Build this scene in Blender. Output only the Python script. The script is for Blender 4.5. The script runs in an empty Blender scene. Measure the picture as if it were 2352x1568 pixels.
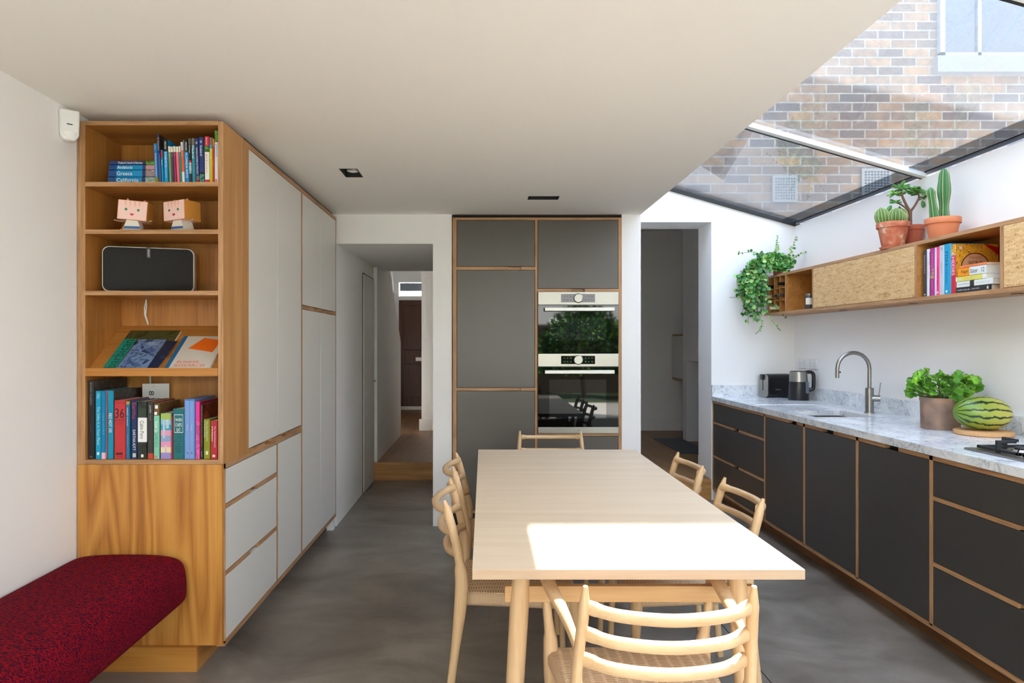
import bpy, bmesh, math, random
from mathutils import Vector, Matrix, Euler
PI = math.pi
S = bpy.context.scene
C = S.collection
rnd = random.Random(7)

def lin(c):
    return tuple((v/255/12.92 if v/255 <= .04045 else ((v/255+.055)/1.055)**2.4) for v in c[:3]) + (1,)

# ---------------------------------------------------------------- camera
cam_d = bpy.data.cameras.new('camera')
cam_d.sensor_width = 36.0
cam_d.lens = 24.0
cam_d.shift_x = 65/2352
cam_d.shift_y = 4/2352
cam_d.clip_start = .05
cam = bpy.data.objects.new('camera', cam_d)
C.objects.link(cam)
cam.location = (0, 0, 1.37)
cam.rotation_euler = (PI/2, 0, 0)
S.camera = cam
# ---------------------------------------------------------------- sky, sun, exposure
W = bpy.data.worlds.new('sky'); S.world = W; W.use_nodes = True
wn, wl = W.node_tree.nodes, W.node_tree.links
bg = wn['Background']
tc = wn.new('ShaderNodeTexCoord'); sx = wn.new('ShaderNodeSeparateXYZ'); rp = wn.new('ShaderNodeValToRGB')
wl.new(tc.outputs['Generated'], sx.inputs[0]); wl.new(sx.outputs['Z'], rp.inputs[0]); wl.new(rp.outputs[0], bg.inputs[0])
rp.color_ramp.elements[0].position = 0; rp.color_ramp.elements[0].color = lin((244, 243, 240))
rp.color_ramp.elements[1].position = .75; rp.color_ramp.elements[1].color = lin((204, 221, 246))
bg.inputs[1].default_value = 5.4
sun_d = bpy.data.lights.new('sun', 'SUN'); sun_d.energy = 22; sun_d.angle = math.radians(.7); sun_d.color = (1, .96, .91)
sun = bpy.data.objects.new('sun', sun_d); C.objects.link(sun)
sun.rotation_euler = Vector((.64, .566, 1)).to_track_quat('Z', 'Y').to_euler()
sun.location = (6, 8, 12)
S.view_settings.view_transform = 'Standard'
S.view_settings.look = 'None'
S.view_settings.gamma = 1
S.view_settings.use_curve_mapping = False
S.view_settings.exposure = 1.40
cy = S.cycles
cy.use_denoising = True
cy.max_bounces = 9; cy.diffuse_bounces = 6; cy.glossy_bounces = 5; cy.transmission_bounces = 6; cy.transparent_max_bounces = 12
cy.sample_clamp_indirect = 6
cy.caustics_reflective = False; cy.caustics_refractive = False

# ---------------------------------------------------------------- materials
MATS = {}
def newmat(name):
    m = bpy.data.materials.new(name); m.use_nodes = True
    b = m.node_tree.nodes['Principled BSDF']
    return m, m.node_tree.nodes, m.node_tree.links, b
def flat(name, col, rough=.5, metal=0, bump=0, bscale=60, spec=.5, var=0, coat=0):
    """plain surface with a little procedural variation"""
    if name in MATS: return MATS[name]
    m, n, l, b = newmat(name)
    b.inputs['Base Color'].default_value = lin(col)
    b.inputs['Roughness'].default_value = rough
    b.inputs['Metallic'].default_value = metal
    b.inputs['Specular IOR Level'].default_value = spec
    if coat: b.inputs['Coat Weight'].default_value = coat
    t = n.new('ShaderNodeTexCoord'); nz = n.new('ShaderNodeTexNoise'); nz.inputs['Scale'].default_value = bscale
    l.new(t.outputs['Object'], nz.inputs['Vector'])
    if var:
        mx = n.new('ShaderNodeMix'); mx.data_type = 'RGBA'
        mx.inputs[6].default_value = lin(tuple(max(0, c*(1-var)) for c in col)); mx.inputs[7].default_value = lin(tuple(min(255, c*(1+var)) for c in col))
        l.new(nz.outputs['Fac'], mx.inputs[0]); l.new(mx.outputs[2], b.inputs['Base Color'])
    if bump:
        bp = n.new('ShaderNodeBump'); bp.inputs['Strength'].default_value = bump; bp.inputs['Distance'].default_value = .002
        l.new(nz.outputs['Fac'], bp.inputs['Height']); l.new(bp.outputs[0], b.inputs['Normal'])
    MATS[name] = m
    return m
def ramp(n, stops):
    r = n.new('ShaderNodeValToRGB'); e = r.color_ramp.elements
    while len(e) < len(stops): e.new(.5)
    for i, (p, c) in enumerate(stops):
        e[i].position = p; e[i].color = lin(c)
    return r
def wood(name, cols, axis=2, dens=14, rough=.45, cathedral=0, fine=1.0, across=None):
    """cols dark..light; grain runs along axis"""
    m, n, l, b = newmat(name)
    t = n.new('ShaderNodeTexCoord')
    mp = n.new('ShaderNodeMapping'); sc = [dens, dens, dens]; sc[axis] = dens*.055
    mp.inputs['Scale'].default_value = sc
    l.new(t.outputs['Object'], mp.inputs['Vector'])
    nz = n.new('ShaderNodeTexNoise'); nz.inputs['Scale'].default_value = 1.6; nz.inputs['Detail'].default_value = 5; nz.inputs['Distortion'].default_value = .9
    l.new(mp.outputs[0], nz.inputs['Vector'])
    mp2 = n.new('ShaderNodeMapping'); sc = [dens*9*fine]*3; sc[axis] = dens*.35
    mp2.inputs['Scale'].default_value = sc; l.new(t.outputs['Object'], mp2.inputs['Vector'])
    n2 = n.new('ShaderNodeTexNoise'); n2.inputs['Scale'].default_value = 1.5; n2.inputs['Detail'].default_value = 3
    l.new(mp2.outputs[0], n2.inputs['Vector'])
    ad = n.new('ShaderNodeMix'); ad.data_type = 'FLOAT'; ad.inputs[0].default_value = .33
    l.new(n2.outputs['Fac'], ad.inputs[3])
    if cathedral:
        mp3 = n.new('ShaderNodeMapping'); sc = [5.0]*3; sc[axis] = .5
        mp3.inputs['Scale'].default_value = sc; l.new(t.outputs['Object'], mp3.inputs['Vector'])
        n3 = n.new('ShaderNodeTexNoise'); n3.inputs['Scale'].default_value = 1.35; n3.inputs['Detail'].default_value = 1.2; n3.inputs['Distortion'].default_value = .25
        l.new(mp3.outputs[0], n3.inputs['Vector'])
        mu = n.new('ShaderNodeMath'); mu.operation = 'MULTIPLY'; mu.inputs[1].default_value = cathedral; l.new(n3.outputs['Fac'], mu.inputs[0])
        fr = n.new('ShaderNodeMath'); fr.operation = 'PINGPONG'; fr.inputs[1].default_value = 1; l.new(mu.outputs[0], fr.inputs[0])
        m3 = n.new('ShaderNodeMix'); m3.data_type = 'FLOAT'; m3.inputs[0].default_value = .5
        l.new(nz.outputs['Fac'], m3.inputs[2]); l.new(fr.outputs[0], m3.inputs[3]); l.new(m3.outputs[0], ad.inputs[2])
    else:
        l.new(nz.outputs['Fac'], ad.inputs[2])
    k = len(cols); lo, hi = (.33, .68) if not cathedral else (.2, .8)
    r = ramp(n, [(lo+(hi-lo)*i/(k-1), c) for i, c in enumerate(cols)])
    l.new(ad.outputs[0], r.inputs[0]); l.new(r.outputs[0], b.inputs['Base Color'])
    b.inputs['Roughness'].default_value = rough
    bp = n.new('ShaderNodeBump'); bp.inputs['Strength'].default_value = .08; bp.inputs['Distance'].default_value = .001
    l.new(n2.outputs['Fac'], bp.inputs['Height']); l.new(bp.outputs[0], b.inputs['Normal'])
    MATS[name] = m
    return m

OAKS = [(150, 96, 42), (178, 120, 58), (196, 140, 76)]
EDGE = [(140, 100, 66), (178, 134, 92), (198, 154, 110)]
PALE = [(224, 202, 173), (231, 210, 182), (237, 218, 192)]
M_tabedge = None
CHR = [(196, 160, 118), (208, 174, 132), (219, 188, 148)]
M_oakz = wood('oak_veneer', OAKS, 2, 9, .42)
M_side = wood('light_oak_side', [(172, 118, 60), (190, 138, 78), (204, 154, 94)], 2, 9, .42)
M_oakx = wood('oak_veneer_across', OAKS, 0, 9, .42)
M_oaky = wood('oak_veneer_along', OAKS, 1, 9, .42)
M_endp = wood('crown_cut_oak_veneer', [(140, 86, 34), (176, 116, 50), (196, 138, 64), (208, 152, 78)], 2, 9, .4, cathedral=15)
M_plix = wood('plinth_oak', [(146, 92, 32), (184, 124, 54), (200, 142, 68)], 0, 9, .4, cathedral=9)
M_edgx = wood('plywood_edge_x', EDGE, 0, 40, .5)
M_edgy = wood('plywood_edge_y', EDGE, 1, 40, .5)
M_edgz = wood('plywood_edge_z', EDGE, 2, 40, .5)
M_tab = wood('pale_ash_top', PALE, 0, 6, .45, fine=.6)
M_tabedge = wood('shaded_ash_edge', [(174, 148, 122), (184, 157, 130), (194, 167, 140)], 0, 9, .5)  # edge faces of the same ash, shade put into their colour
M_tabl = wood('oak_table_frame', [(182, 140, 92), (196, 156, 106), (206, 168, 120)], 0, 9, .4)
M_chz = wood('soaped_oak', CHR, 2, 16, .42)
M_chx = wood('soaped_oak_rail', CHR, 0, 16, .42)
M_parq = wood('oak_floor_boards', [(120, 84, 52), (146, 106, 68), (164, 124, 84)], 1, 6, .4)
M_step = wood('oak_step', [(160, 110, 58), (190, 138, 80), (206, 156, 96)], 0, 9, .4)
M_door = wood('mahogany', [(60, 26, 12), (84, 38, 18), (104, 50, 26)], 2, 10, .4)
M_wall = flat('white_wall_paint', (240, 238, 235), .75, bump=.03, bscale=90, spec=.2)
M_ceil = flat('white_ceiling_paint', (246, 243, 236), .8, bump=.03, bscale=90, spec=.2)
M_white = flat('white_laminate', (220, 217, 210), .38, spec=.4, var=.008, bscale=3)
M_dark = flat('charcoal_laminate', (57, 54, 51), .40, spec=.8, var=.015, bscale=4)
M_dark2 = flat('charcoal_laminate_sheen', (68, 59, 50), .38, spec=.8, var=.015, bscale=4)  # same charcoal laminate, warm garden sheen put into its base colour
M_gap = flat('shadow_gap_black', (18, 16, 14), .8)
M_steel = flat('brushed_stainless_steel', (156, 153, 147), .34, 1, bump=.02, bscale=300)
M_chrome = flat('polished_metal', (205, 205, 205), .12, 1)
M_iron = flat('cast_iron', (42, 44, 48), .55, .2, bump=.1, bscale=200)
M_bplas = flat('black_plastic', (22, 22, 24), .3, spec=.5)
M_bglass = flat('black_oven_glass', (6, 7, 7), .03, spec=.28)
M_wplas = flat('white_plastic', (228, 228, 226), .35)
M_blk = flat('black_paint', (20, 20, 20), .5)
M_page = flat('book_pages', (226, 220, 204), .8, bump=.2, bscale=300)
M_terra = flat('terracotta', (196, 116, 84), .8, var=.07, bscale=14, bump=.1)
M_terra2 = flat('dark_terracotta', (176, 92, 66), .8, var=.05, bscale=14, bump=.1)
M_soil = flat('potting_soil', (52, 38, 28), .95, bump=.8, bscale=80)
M_cream = flat('cream_paint', (236, 230, 210), .6)

# concrete floor
m, n, l, b = newmat('polished_concrete')
t = n.new('ShaderNodeTexCoord')
a1 = n.new('ShaderNodeTexNoise'); a1.inputs['Scale'].default_value = 1.5; a1.inputs['Detail'].default_value = 7; a1.inputs['Roughness'].default_value = .62; a1.inputs['Distortion'].default_value = .6
mp = n.new('ShaderNodeMapping'); mp.inputs['Scale'].default_value = (1, 1.5, 1)
l.new(t.outputs['Object'], mp.inputs[0]); l.new(mp.outputs[0], a1.inputs['Vector'])
r = ramp(n, [(.36, (102, 94, 86)), (.5, (122, 114, 105)), (.64, (142, 133, 124))])
l.new(a1.outputs['Fac'], r.inputs[0]); l.new(r.outputs[0], b.inputs['Base Color'])
b.inputs['Roughness'].default_value = .33; b.inputs['Specular IOR Level'].default_value = .4
M_conc = m
# marble
m, n, l, b = newmat('veined_white_marble')
t = n.new('ShaderNodeTexCoord')
d1 = n.new('ShaderNodeTexNoise'); d1.inputs['Scale'].default_value = 4; d1.inputs['Detail'].default_value = 6; d1.inputs['Distortion'].default_value = 1.4
l.new(t.outputs['Object'], d1.inputs['Vector'])
d2 = n.new('ShaderNodeTexNoise'); d2.inputs['Scale'].default_value = 9; d2.inputs['Detail'].default_value = 8; d2.inputs['Distortion'].default_value = 2.2
l.new(t.outputs['Object'], d2.inputs['Vector'])
r = ramp(n, [(.3, (206, 211, 216)), (.6, (233, 235, 236))]); l.new(d1.outputs['Fac'], r.inputs[0])
s_ = n.new('ShaderNodeMath'); s_.operation = 'SUBTRACT'; s_.inputs[1].default_value = .5; l.new(d2.outputs['Fac'], s_.inputs[0])
a_ = n.new('ShaderNodeMath'); a_.operation = 'ABSOLUTE'; l.new(s_.outputs[0], a_.inputs[0])
v_ = n.new('ShaderNodeMapRange'); v_.inputs['From Min'].default_value = 0; v_.inputs['From Max'].default_value = .028; v_.inputs['To Min'].default_value = .85; v_.inputs['To Max'].default_value = 0
l.new(a_.outputs[0], v_.inputs['Value'])
mm = n.new('ShaderNodeMath'); mm.operation = 'MULTIPLY'; l.new(v_.outputs[0], mm.inputs[0]); 
mr = n.new('ShaderNodeMapRange'); mr.inputs['From Min'].default_value = .45; mr.inputs['From Max'].default_value = .68; mr.inputs['To Min'].default_value = 1; mr.inputs['To Max'].default_value = 0
l.new(d1.outputs['Fac'], mr.inputs['Value']); l.new(mr.outputs[0], mm.inputs[1])
mx = n.new('ShaderNodeMix'); mx.data_type = 'RGBA'; mx.inputs[7].default_value = lin((140, 147, 156))
l.new(mm.outputs[0], mx.inputs[0]); l.new(r.outputs[0], mx.inputs[6]); l.new(mx.outputs[2], b.inputs['Base Color'])
b.inputs['Roughness'].default_value = .18
M_marb = m
# cork veneer
m, n, l, b = newmat('cork_veneer')
t = n.new('ShaderNodeTexCoord')
mp = n.new('ShaderNodeMapping'); mp.inputs['Scale'].default_value = (1, 10, 42); l.new(t.outputs['Object'], mp.inputs[0])
c1 = n.new('ShaderNodeTexNoise'); c1.inputs['Scale'].default_value = 1.5; c1.inputs['Detail'].default_value = 4; c1.inputs['Distortion'].default_value = .8; l.new(mp.outputs[0], c1.inputs['Vector'])
mp2 = n.new('ShaderNodeMapping'); mp2.inputs['Scale'].default_value = (1, 130, 75); l.new(t.outputs['Object'], mp2.inputs[0])
c2 = n.new('ShaderNodeTexNoise'); c2.inputs['Scale'].default_value = 1.2; c2.inputs['Detail'].default_value = 3; l.new(mp2.outputs[0], c2.inputs['Vector'])
ad = n.new('ShaderNodeMix'); ad.data_type = 'FLOAT'; ad.inputs[0].default_value = .5; l.new(c1.outputs['Fac'], ad.inputs[2]); l.new(c2.outputs['Fac'], ad.inputs[3])
r = ramp(n, [(.34, (158, 106, 58)), (.43, (206, 164, 110)), (.62, (228, 194, 142))]); l.new(ad.outputs[0], r.inputs[0]); l.new(r.outputs[0], b.inputs['Base Color'])
b.inputs['Roughness'].default_value = .7
M_cork = m
M_corkmat = flat('cork', (205, 158, 108), .85, var=.12, bscale=160, bump=.3)
# red and navy woven wool
m, n, l, b = newmat('red_navy_woven_wool')
t = n.new('ShaderNodeTexCoord')
mp = n.new('ShaderNodeMapping'); mp.inputs['Scale'].default_value = (85, 280, 230); mp.inputs['Rotation'].default_value = (0, 0, .35); l.new(t.outputs['Object'], mp.inputs[0])
c1 = n.new('ShaderNodeTexNoise'); c1.inputs['Scale'].default_value = 1; c1.inputs['Detail'].default_value = 3; c1.inputs['Distortion'].default_value = .5; l.new(mp.outputs[0], c1.inputs['Vector'])
r = ramp(n, [(.38, (24, 10, 40)), (.48, (84, 8, 24)), (.6, (140, 12, 24))]); l.new(c1.outputs['Fac'], r.inputs[0]); l.new(r.outputs[0], b.inputs['Base Color'])
bp = n.new('ShaderNodeBump'); bp.inputs['Strength'].default_value = .5; bp.inputs['Distance'].default_value = .002; l.new(c1.outputs['Fac'], bp.inputs['Height']); l.new(bp.outputs[0], b.inputs['Normal'])
b.inputs['Roughness'].default_value = .95; b.inputs['Sheen Weight'].default_value = 0; b.inputs['Specular IOR Level'].default_value = .1
M_wool = m
# brickwork
m, n, l, b = newmat('weathered_stock_brick')
t = n.new('ShaderNodeTexCoord')
cmb = n.new('ShaderNodeCombineXYZ'); sp = n.new('ShaderNodeSeparateXYZ'); l.new(t.outputs['Object'], sp.inputs[0]); l.new(sp.outputs['X'], cmb.inputs['X']); l.new(sp.outputs['Z'], cmb.inputs['Y'])
bt = n.new('ShaderNodeTexBrick'); l.new(cmb.outputs[0], bt.inputs['Vector'])
bt.inputs['Color1'].default_value = lin((128, 94, 50)); bt.inputs['Color2'].default_value = lin((62, 50, 42)); bt.inputs['Mortar'].default_value = lin((128, 120, 104))
bt.inputs['Scale'].default_value = 1; bt.inputs['Mortar Size'].default_value = .007; bt.inputs['Brick Width'].default_value = .225; bt.inputs['Row Height'].default_value = .079; bt.inputs['Bias'].default_value = -.1
bt.offset = .5
nz = n.new('ShaderNodeTexNoise'); nz.inputs['Scale'].default_value = 14; nz.inputs['Detail'].default_value = 5; l.new(t.outputs['Object'], nz.inputs['Vector'])
mx = n.new('ShaderNodeMix'); mx.data_type = 'RGBA'; mx.blend_type = 'OVERLAY'; mx.inputs[0].default_value = .6
l.new(bt.outputs['Color'], mx.inputs[6]); l.new(nz.outputs['Fac'], mx.inputs[7])
hs = n.new('ShaderNodeHueSaturation'); hs.inputs['Saturation'].default_value = .95; l.new(mx.outputs[2], hs.inputs['Color']); l.new(hs.outputs[0], b.inputs['Base Color'])
b.inputs['Roughness'].default_value = .9
bp = n.new('ShaderNodeBump'); bp.inputs['Strength'].default_value = .6; bp.inputs['Distance'].default_value = .01; bp.invert = True; l.new(bt.outputs['Fac'], bp.inputs['Height']); l.new(bp.outputs[0], b.inputs['Normal'])
M_brick = m
# roof glass: clear pane with a film of dust
def glassmat(name, dust, tint=(196, 199, 203)):
    m, n, l, b = newmat(name)
    n.remove(b); out = n['Material Output']
    tr = n.new('ShaderNodeBsdfTransparent'); tr.inputs[0].default_value = lin(tint)
    gl = n.new('ShaderNodeBsdfGlossy'); gl.inputs['Roughness'].default_value = .012
    fr = n.new('ShaderNodeFresnel'); ge = n.new('ShaderNodeNewGeometry'); io = n.new('ShaderNodeMapRange'); io.inputs['To Min'].default_value = 1.5; io.inputs['To Max'].default_value = 1/1.5
    l.new(ge.outputs['Backfacing'], io.inputs['Value']); l.new(io.outputs[0], fr.inputs[0])
    m1 = n.new('ShaderNodeMixShader'); l.new(fr.outputs[0], m1.inputs[0]); l.new(tr.outputs[0], m1.inputs[1]); l.new(gl.outputs[0], m1.inputs[2])
    if dust:
        tl = n.new('ShaderNodeBsdfTranslucent'); tl.inputs[0].default_value = lin((214, 228, 240))
        df = n.new('ShaderNodeBsdfDiffuse'); df.inputs[0].default_value = lin((235, 238, 240))
        ms = n.new('ShaderNodeMixShader'); ms.inputs[0].default_value = .3; l.new(tl.outputs[0], ms.inputs[1]); l.new(df.outputs[0], ms.inputs[2])
        t = n.new('ShaderNodeTexCoord')
        mp = n.new('ShaderNodeMapping'); mp.inputs['Scale'].default_value = (30, 110, 30); mp.inputs['Rotation'].default_value = (0, 0, .3); l.new(t.outputs['Object'], mp.inputs[0])
        nz = n.new('ShaderNodeTexNoise'); nz.inputs['Scale'].default_value = 2; nz.inputs['Detail'].default_value = 8; nz.inputs['Roughness'].default_value = .7; l.new(mp.outputs[0], nz.inputs['Vector'])
        mr = n.new('ShaderNodeMapRange'); mr.inputs['From Min'].default_value = .35; mr.inputs['From Max'].default_value = .75; mr.inputs['To Min'].default_value = dust*.75; mr.inputs['To Max'].default_value = dust*1.5
        l.new(nz.outputs['Fac'], mr.inputs['Value'])
        m2 = n.new('ShaderNodeMixShader'); l.new(mr.outputs[0], m2.inputs[0]); l.new(m1.outputs[0], m2.inputs[1]); l.new(ms.outputs[0], m2.inputs[2])
        l.new(m2.outputs[0], out.inputs[0])
    else:
        l.new(m1.outputs[0], out.inputs[0])
    return m
M_roofglass = glassmat('dusty_roof_glass', .032)
M_pane = glassmat('window_glass', 0)
# woven paper cord: rows of cord with staggered slits
def cordmat(name, wrap):
    m, n, l, b = newmat(name)
    t = n.new('ShaderNodeTexCoord'); sp = n.new('ShaderNodeSeparateXYZ'); l.new(t.outputs['Object'], sp.inputs[0])
    def M(op, a, b_=None, c=None):
        q = n.new('ShaderNodeMath'); q.operation = op
        for i, v in enumerate((a, b_, c)):
            if v is None: continue
            if isinstance(v, (int, float)): q.inputs[i].default_value = v
            else: l.new(v, q.inputs[i])
        return q.outputs[0]
    X, Y, Z = sp.outputs['X'], sp.outputs['Y'], sp.outputs['Z']
    col = M('DIVIDE', X, .0345)
    fx = M('FRACT', M('ADD', col, 50.0))
    arch = M('MULTIPLY', M('SINE', M('MULTIPLY', fx, PI)), .25)
    stag = M('MULTIPLY', M('MODULO', M('FLOOR', M('ADD', col, 50.0)), 2.0), .5)
    row = M('ADD', M('ADD', M('DIVIDE', Y, .0098), stag), M('MULTIPLY', arch, 1.0))
    fy = M('FRACT', M('ADD', row, 200.0))
    h = M('SINE', M('MULTIPLY', fy, PI))                       # cord profile
    slit = M('MULTIPLY', M('LESS_THAN', fy, .3), M('GREATER_THAN', M('SINE', M('MULTIPLY', fx, PI)), .45))
    cord = M('ABSOLUTE', M('SINE', M('MULTIPLY', M('ADD', X, Y) if wrap else Y, PI/.0033)))
    r = ramp(n, [(0, (206, 172, 134)), (1, (222, 192, 156))])
    l.new(cord, r.inputs[0])
    if wrap:
        l.new(r.outputs[0], b.inputs['Base Color']); hh = cord
    else:
        mx = n.new('ShaderNodeMix'); mx.data_type = 'RGBA'; l.new(r.outputs[0], mx.inputs[6]); mx.inputs[7].default_value = lin((140, 98, 62)); l.new(M('MULTIPLY', slit, .85), mx.inputs[0])
        l.new(mx.outputs[2], b.inputs['Base Color']); hh = M('ADD', M('MULTIPLY', cord, .25), M('SUBTRACT', h, slit))
    bp = n.new('ShaderNodeBump'); bp.inputs['Strength'].default_value = .7; bp.inputs['Distance'].default_value = .0025; l.new(hh, bp.inputs['Height']); l.new(bp.outputs[0], b.inputs['Normal'])
    b.inputs['Roughness'].default_value = .8
    return m
M_weave = cordmat('woven_paper_cord', False)
M_wrap = cordmat('wrapped_paper_cord', True)

# ---------------------------------------------------------------- mesh builder
class MB:
    def __init__(s): s.v = []; s.f = []; s.m = []
    def add(s, vs, fs, mi=0):
        o = len(s.v); s.v += [Vector(p) for p in vs]
        s.f += [tuple(i+o for i in f) for f in fs]; s.m += [mi]*len(fs)
        return s
    def box(s, x0, x1, y0, y1, z0, z1, mi=0):
        if x0 > x1: x0, x1 = x1, x0
        if y0 > y1: y0, y1 = y1, y0
        if z0 > z1: z0, z1 = z1, z0
        return s.add([(x0,y0,z0),(x1,y0,z0),(x1,y1,z0),(x0,y1,z0),(x0,y0,z1),(x1,y0,z1),(x1,y1,z1),(x0,y1,z1)],
                     [(0,3,2,1),(4,5,6,7),(0,1,5,4),(1,2,6,5),(2,3,7,6),(3,0,4,7)], mi)
    def prism(s, poly, a0, a1, axis='y', mi=0):
        """poly of 2-D points extruded along axis from a0 to a1"""
        P = {'y': lambda p, a: (p[0], a, p[1]), 'x': lambda p, a: (a, p[0], p[1]), 'z': lambda p, a: (p[0], p[1], a)}[axis]
        k = len(poly)
        vs = [P(p, a0) for p in poly]+[P(p, a1) for p in poly]
        fs = [tuple(range(k)), tuple(range(2*k-1, k-1, -1))]+[(i, k+i, k+(i+1) % k, (i+1) % k) for i in range(k)]
        return s.add(vs, fs, mi)
    def tube(s, pts, rad, n=12, up=None, sq=1.0, mi=0, caps=True):
        pts = [Vector(p) for p in pts]; k = len(pts); o = len(s.v)
        if not isinstance(rad, (list,)): rad = [rad]*k
        nrm = None
        for i, p in enumerate(pts):
            t = (pts[min(i+1, k-1)]-pts[max(i-1, 0)]).normalized()
            if up is not None: u = Vector(up)
            elif nrm is None: u = Vector((0, 0, 1)) if abs(t.z) < .9 else Vector((1, 0, 0))
            else: u = nrm
            u = (u - t*u.dot(t)).normalized(); nrm = u
            w = t.cross(u).normalized()
            r = rad[i]; a, b = (r, r) if not isinstance(r, tuple) else r
            for j in range(n):
                th = 2*PI*j/n; c, d = math.cos(th), math.sin(th)
                if sq != 1: c = math.copysign(abs(c)**sq, c); d = math.copysign(abs(d)**sq, d)
                s.v.append(p + w*(a*c) + u*(b*d))
        fs = []
        for i in range(k-1):
            for j in range(n):
                q = (j+1) % n
                fs.append((o+i*n+j, o+i*n+q, o+(i+1)*n+q, o+(i+1)*n+j))
        if caps:
            fs.append(tuple(o+j for j in range(n-1, -1, -1))); fs.append(tuple(o+(k-1)*n+j for j in range(n)))
        s.f += fs; s.m += [mi]*len(fs)
        return s
    def lathe(s, prof, c=(0, 0, 0), n=24, mi=0, axis='z'):
        o = len(s.v); k = len(prof)
        for (r, z) in prof:
            for j in range(n):
                th = 2*PI*j/n
                p = (r*math.cos(th), r*math.sin(th), z)
                if axis == 'y': p = (p[0], p[2], -p[1])
                if axis == 'x': p = (p[2], p[1], -p[0])
                s.v.append(Vector(p)+Vector(c))
        fs = [(o+i*n+j, o+i*n+(j+1) % n, o+(i+1)*n+(j+1) % n, o+(i+1)*n+j) for i in range(k-1) for j in range(n)]
        fs.append(tuple(o+j for j in range(n-1, -1, -1))); fs.append(tuple(o+(k-1)*n+j for j in range(n)))
        s.f += fs; s.m += [mi]*len(fs)
        return s
    def leaf(s, p, d, nrm, L, w, mi=0, fold=.15, tipw=.35):
        p = Vector(p); d = Vector(d).normalized(); nrm = Vector(nrm); nrm = (nrm-d*nrm.dot(d))
        nrm = nrm.normalized() if nrm.length > 1e-5 else d.orthogonal().normalized()
        q = d.cross(nrm)
        vs = [p]
        for (a, bb) in ((.25, .75), (.55, 1), (.85, tipw*1.6)):
            vs += [p+d*L*a+q*w*.5*bb+nrm*w*fold*bb, p+d*L*a-nrm*L*.03, p+d*L*a-q*w*.5*bb+nrm*w*fold*bb]
        vs.append(p+d*L-nrm*L*.08)
        fs = [(0, 1, 2), (0, 2, 3), (1, 4, 5, 2), (2, 5, 6, 3), (4, 7, 8, 5), (5, 8, 9, 6), (7, 10, 8), (8, 10, 9)]
        return s.add(vs, fs, mi)
    def grid(s, xs, ys, skip, z0, z1, zf=None, mi=0):
        """slab over cells of a grid, some left out; zf gives the top height of a cell"""
        keep = {}
        for i in range(len(xs)-1):
            for j in range(len(ys)-1):
                if (i, j) not in skip: keep[(i, j)] = zf(i, j) if zf else z1
        for (i, j), zt in keep.items():
            x0, x1, y0, y1 = xs[i], xs[i+1], ys[j], ys[j+1]
            s.add([(x0,y0,zt),(x1,y0,zt),(x1,y1,zt),(x0,y1,zt)], [(0,1,2,3)], mi)
            s.add([(x0,y0,z0),(x1,y0,z0),(x1,y1,z0),(x0,y1,z0)], [(3,2,1,0)], mi)
            for (di, dj, a, b) in ((-1,0,(x0,y1),(x0,y0)), (1,0,(x1,y0),(x1,y1)), (0,-1,(x0,y0),(x1,y0)), (0,1,(x1,y1),(x0,y1))):
                nb = keep.get((i+di, j+dj)); lo = z0 if nb is None else nb
                if lo < zt - 1e-6: s.add([(*a, lo), (*b, lo), (*b, zt), (*a, zt)], [(0,1,2,3)], mi)
        return s
    def build(s, name, mats, parent=None, world=True, bev=0, seg=2, smooth=False, loc=None, sub=0, fix=True):
        if not isinstance(mats, (list, tuple)): mats = [mats]
        me = bpy.data.meshes.new(name)
        vs = s.v
        off = None
        if parent is not None and world:
            inv = wmat(parent).inverted(); vs = [inv @ v for v in vs]
        elif loc is not None:
            off = Vector(loc); vs = [v-off for v in vs]
        me.from_pydata([tuple(v) for v in vs], [], s.f)
        for mm in mats: me.materials.append(mm)
        for p, i in zip(me.polygons, s.m): p.material_index = i
        if fix:
            bm = bmesh.new(); bm.from_mesh(me); bmesh.ops.recalc_face_normals(bm, faces=bm.faces); bm.to_mesh(me); bm.free()
        if smooth or bev:
            for p in me.polygons: p.use_smooth = True
            if not sub: me.set_sharp_from_angle(angle=math.radians(38))
        me.update()
        o = bpy.data.objects.new(name, me); C.objects.link(o)
        if parent is not None: o.parent = parent
        elif off is not None: o.location = off
        if bev:
            b = o.modifiers.new('bevel', 'BEVEL'); b.width = bev; b.segments = seg; b.limit_method = 'ANGLE'; b.angle_limit = .6
        if sub:
            b = o.modifiers.new('sub', 'SUBSURF'); b.levels = sub; b.render_levels = sub
        return o
def wmat(o):
    m_ = Matrix.Translation(o.location) @ o.rotation_euler.to_matrix().to_4x4()
    return m_ if o.parent is None else wmat(o.parent) @ m_
def B(*a): return MB().box(*a)
def tag(o, label=None, cat=None, group=None, kind=None):
    if label: o['label'] = label
    if cat: o['category'] = cat
    if group: o['group'] = group
    if kind: o['kind'] = kind
    return o
def thing(name, label, cat, loc=(0, 0, 0), rot=(0, 0, 0), group=None, kind=None):
    o = bpy.data.objects.new(name, None); C.objects.link(o)
    o.empty_display_size = .05
    o.location = loc; o.rotation_euler = rot
    return tag(o, label, cat, group, kind)
def struct(o): o['kind'] = 'structure'; return o
def copy_tree(o, parent=None):
    c = o.copy(); C.objects.link(c); c.parent = parent
    for ch in [q for q in S.objects if q.parent == o]: copy_tree(ch, c)
    return c

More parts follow.
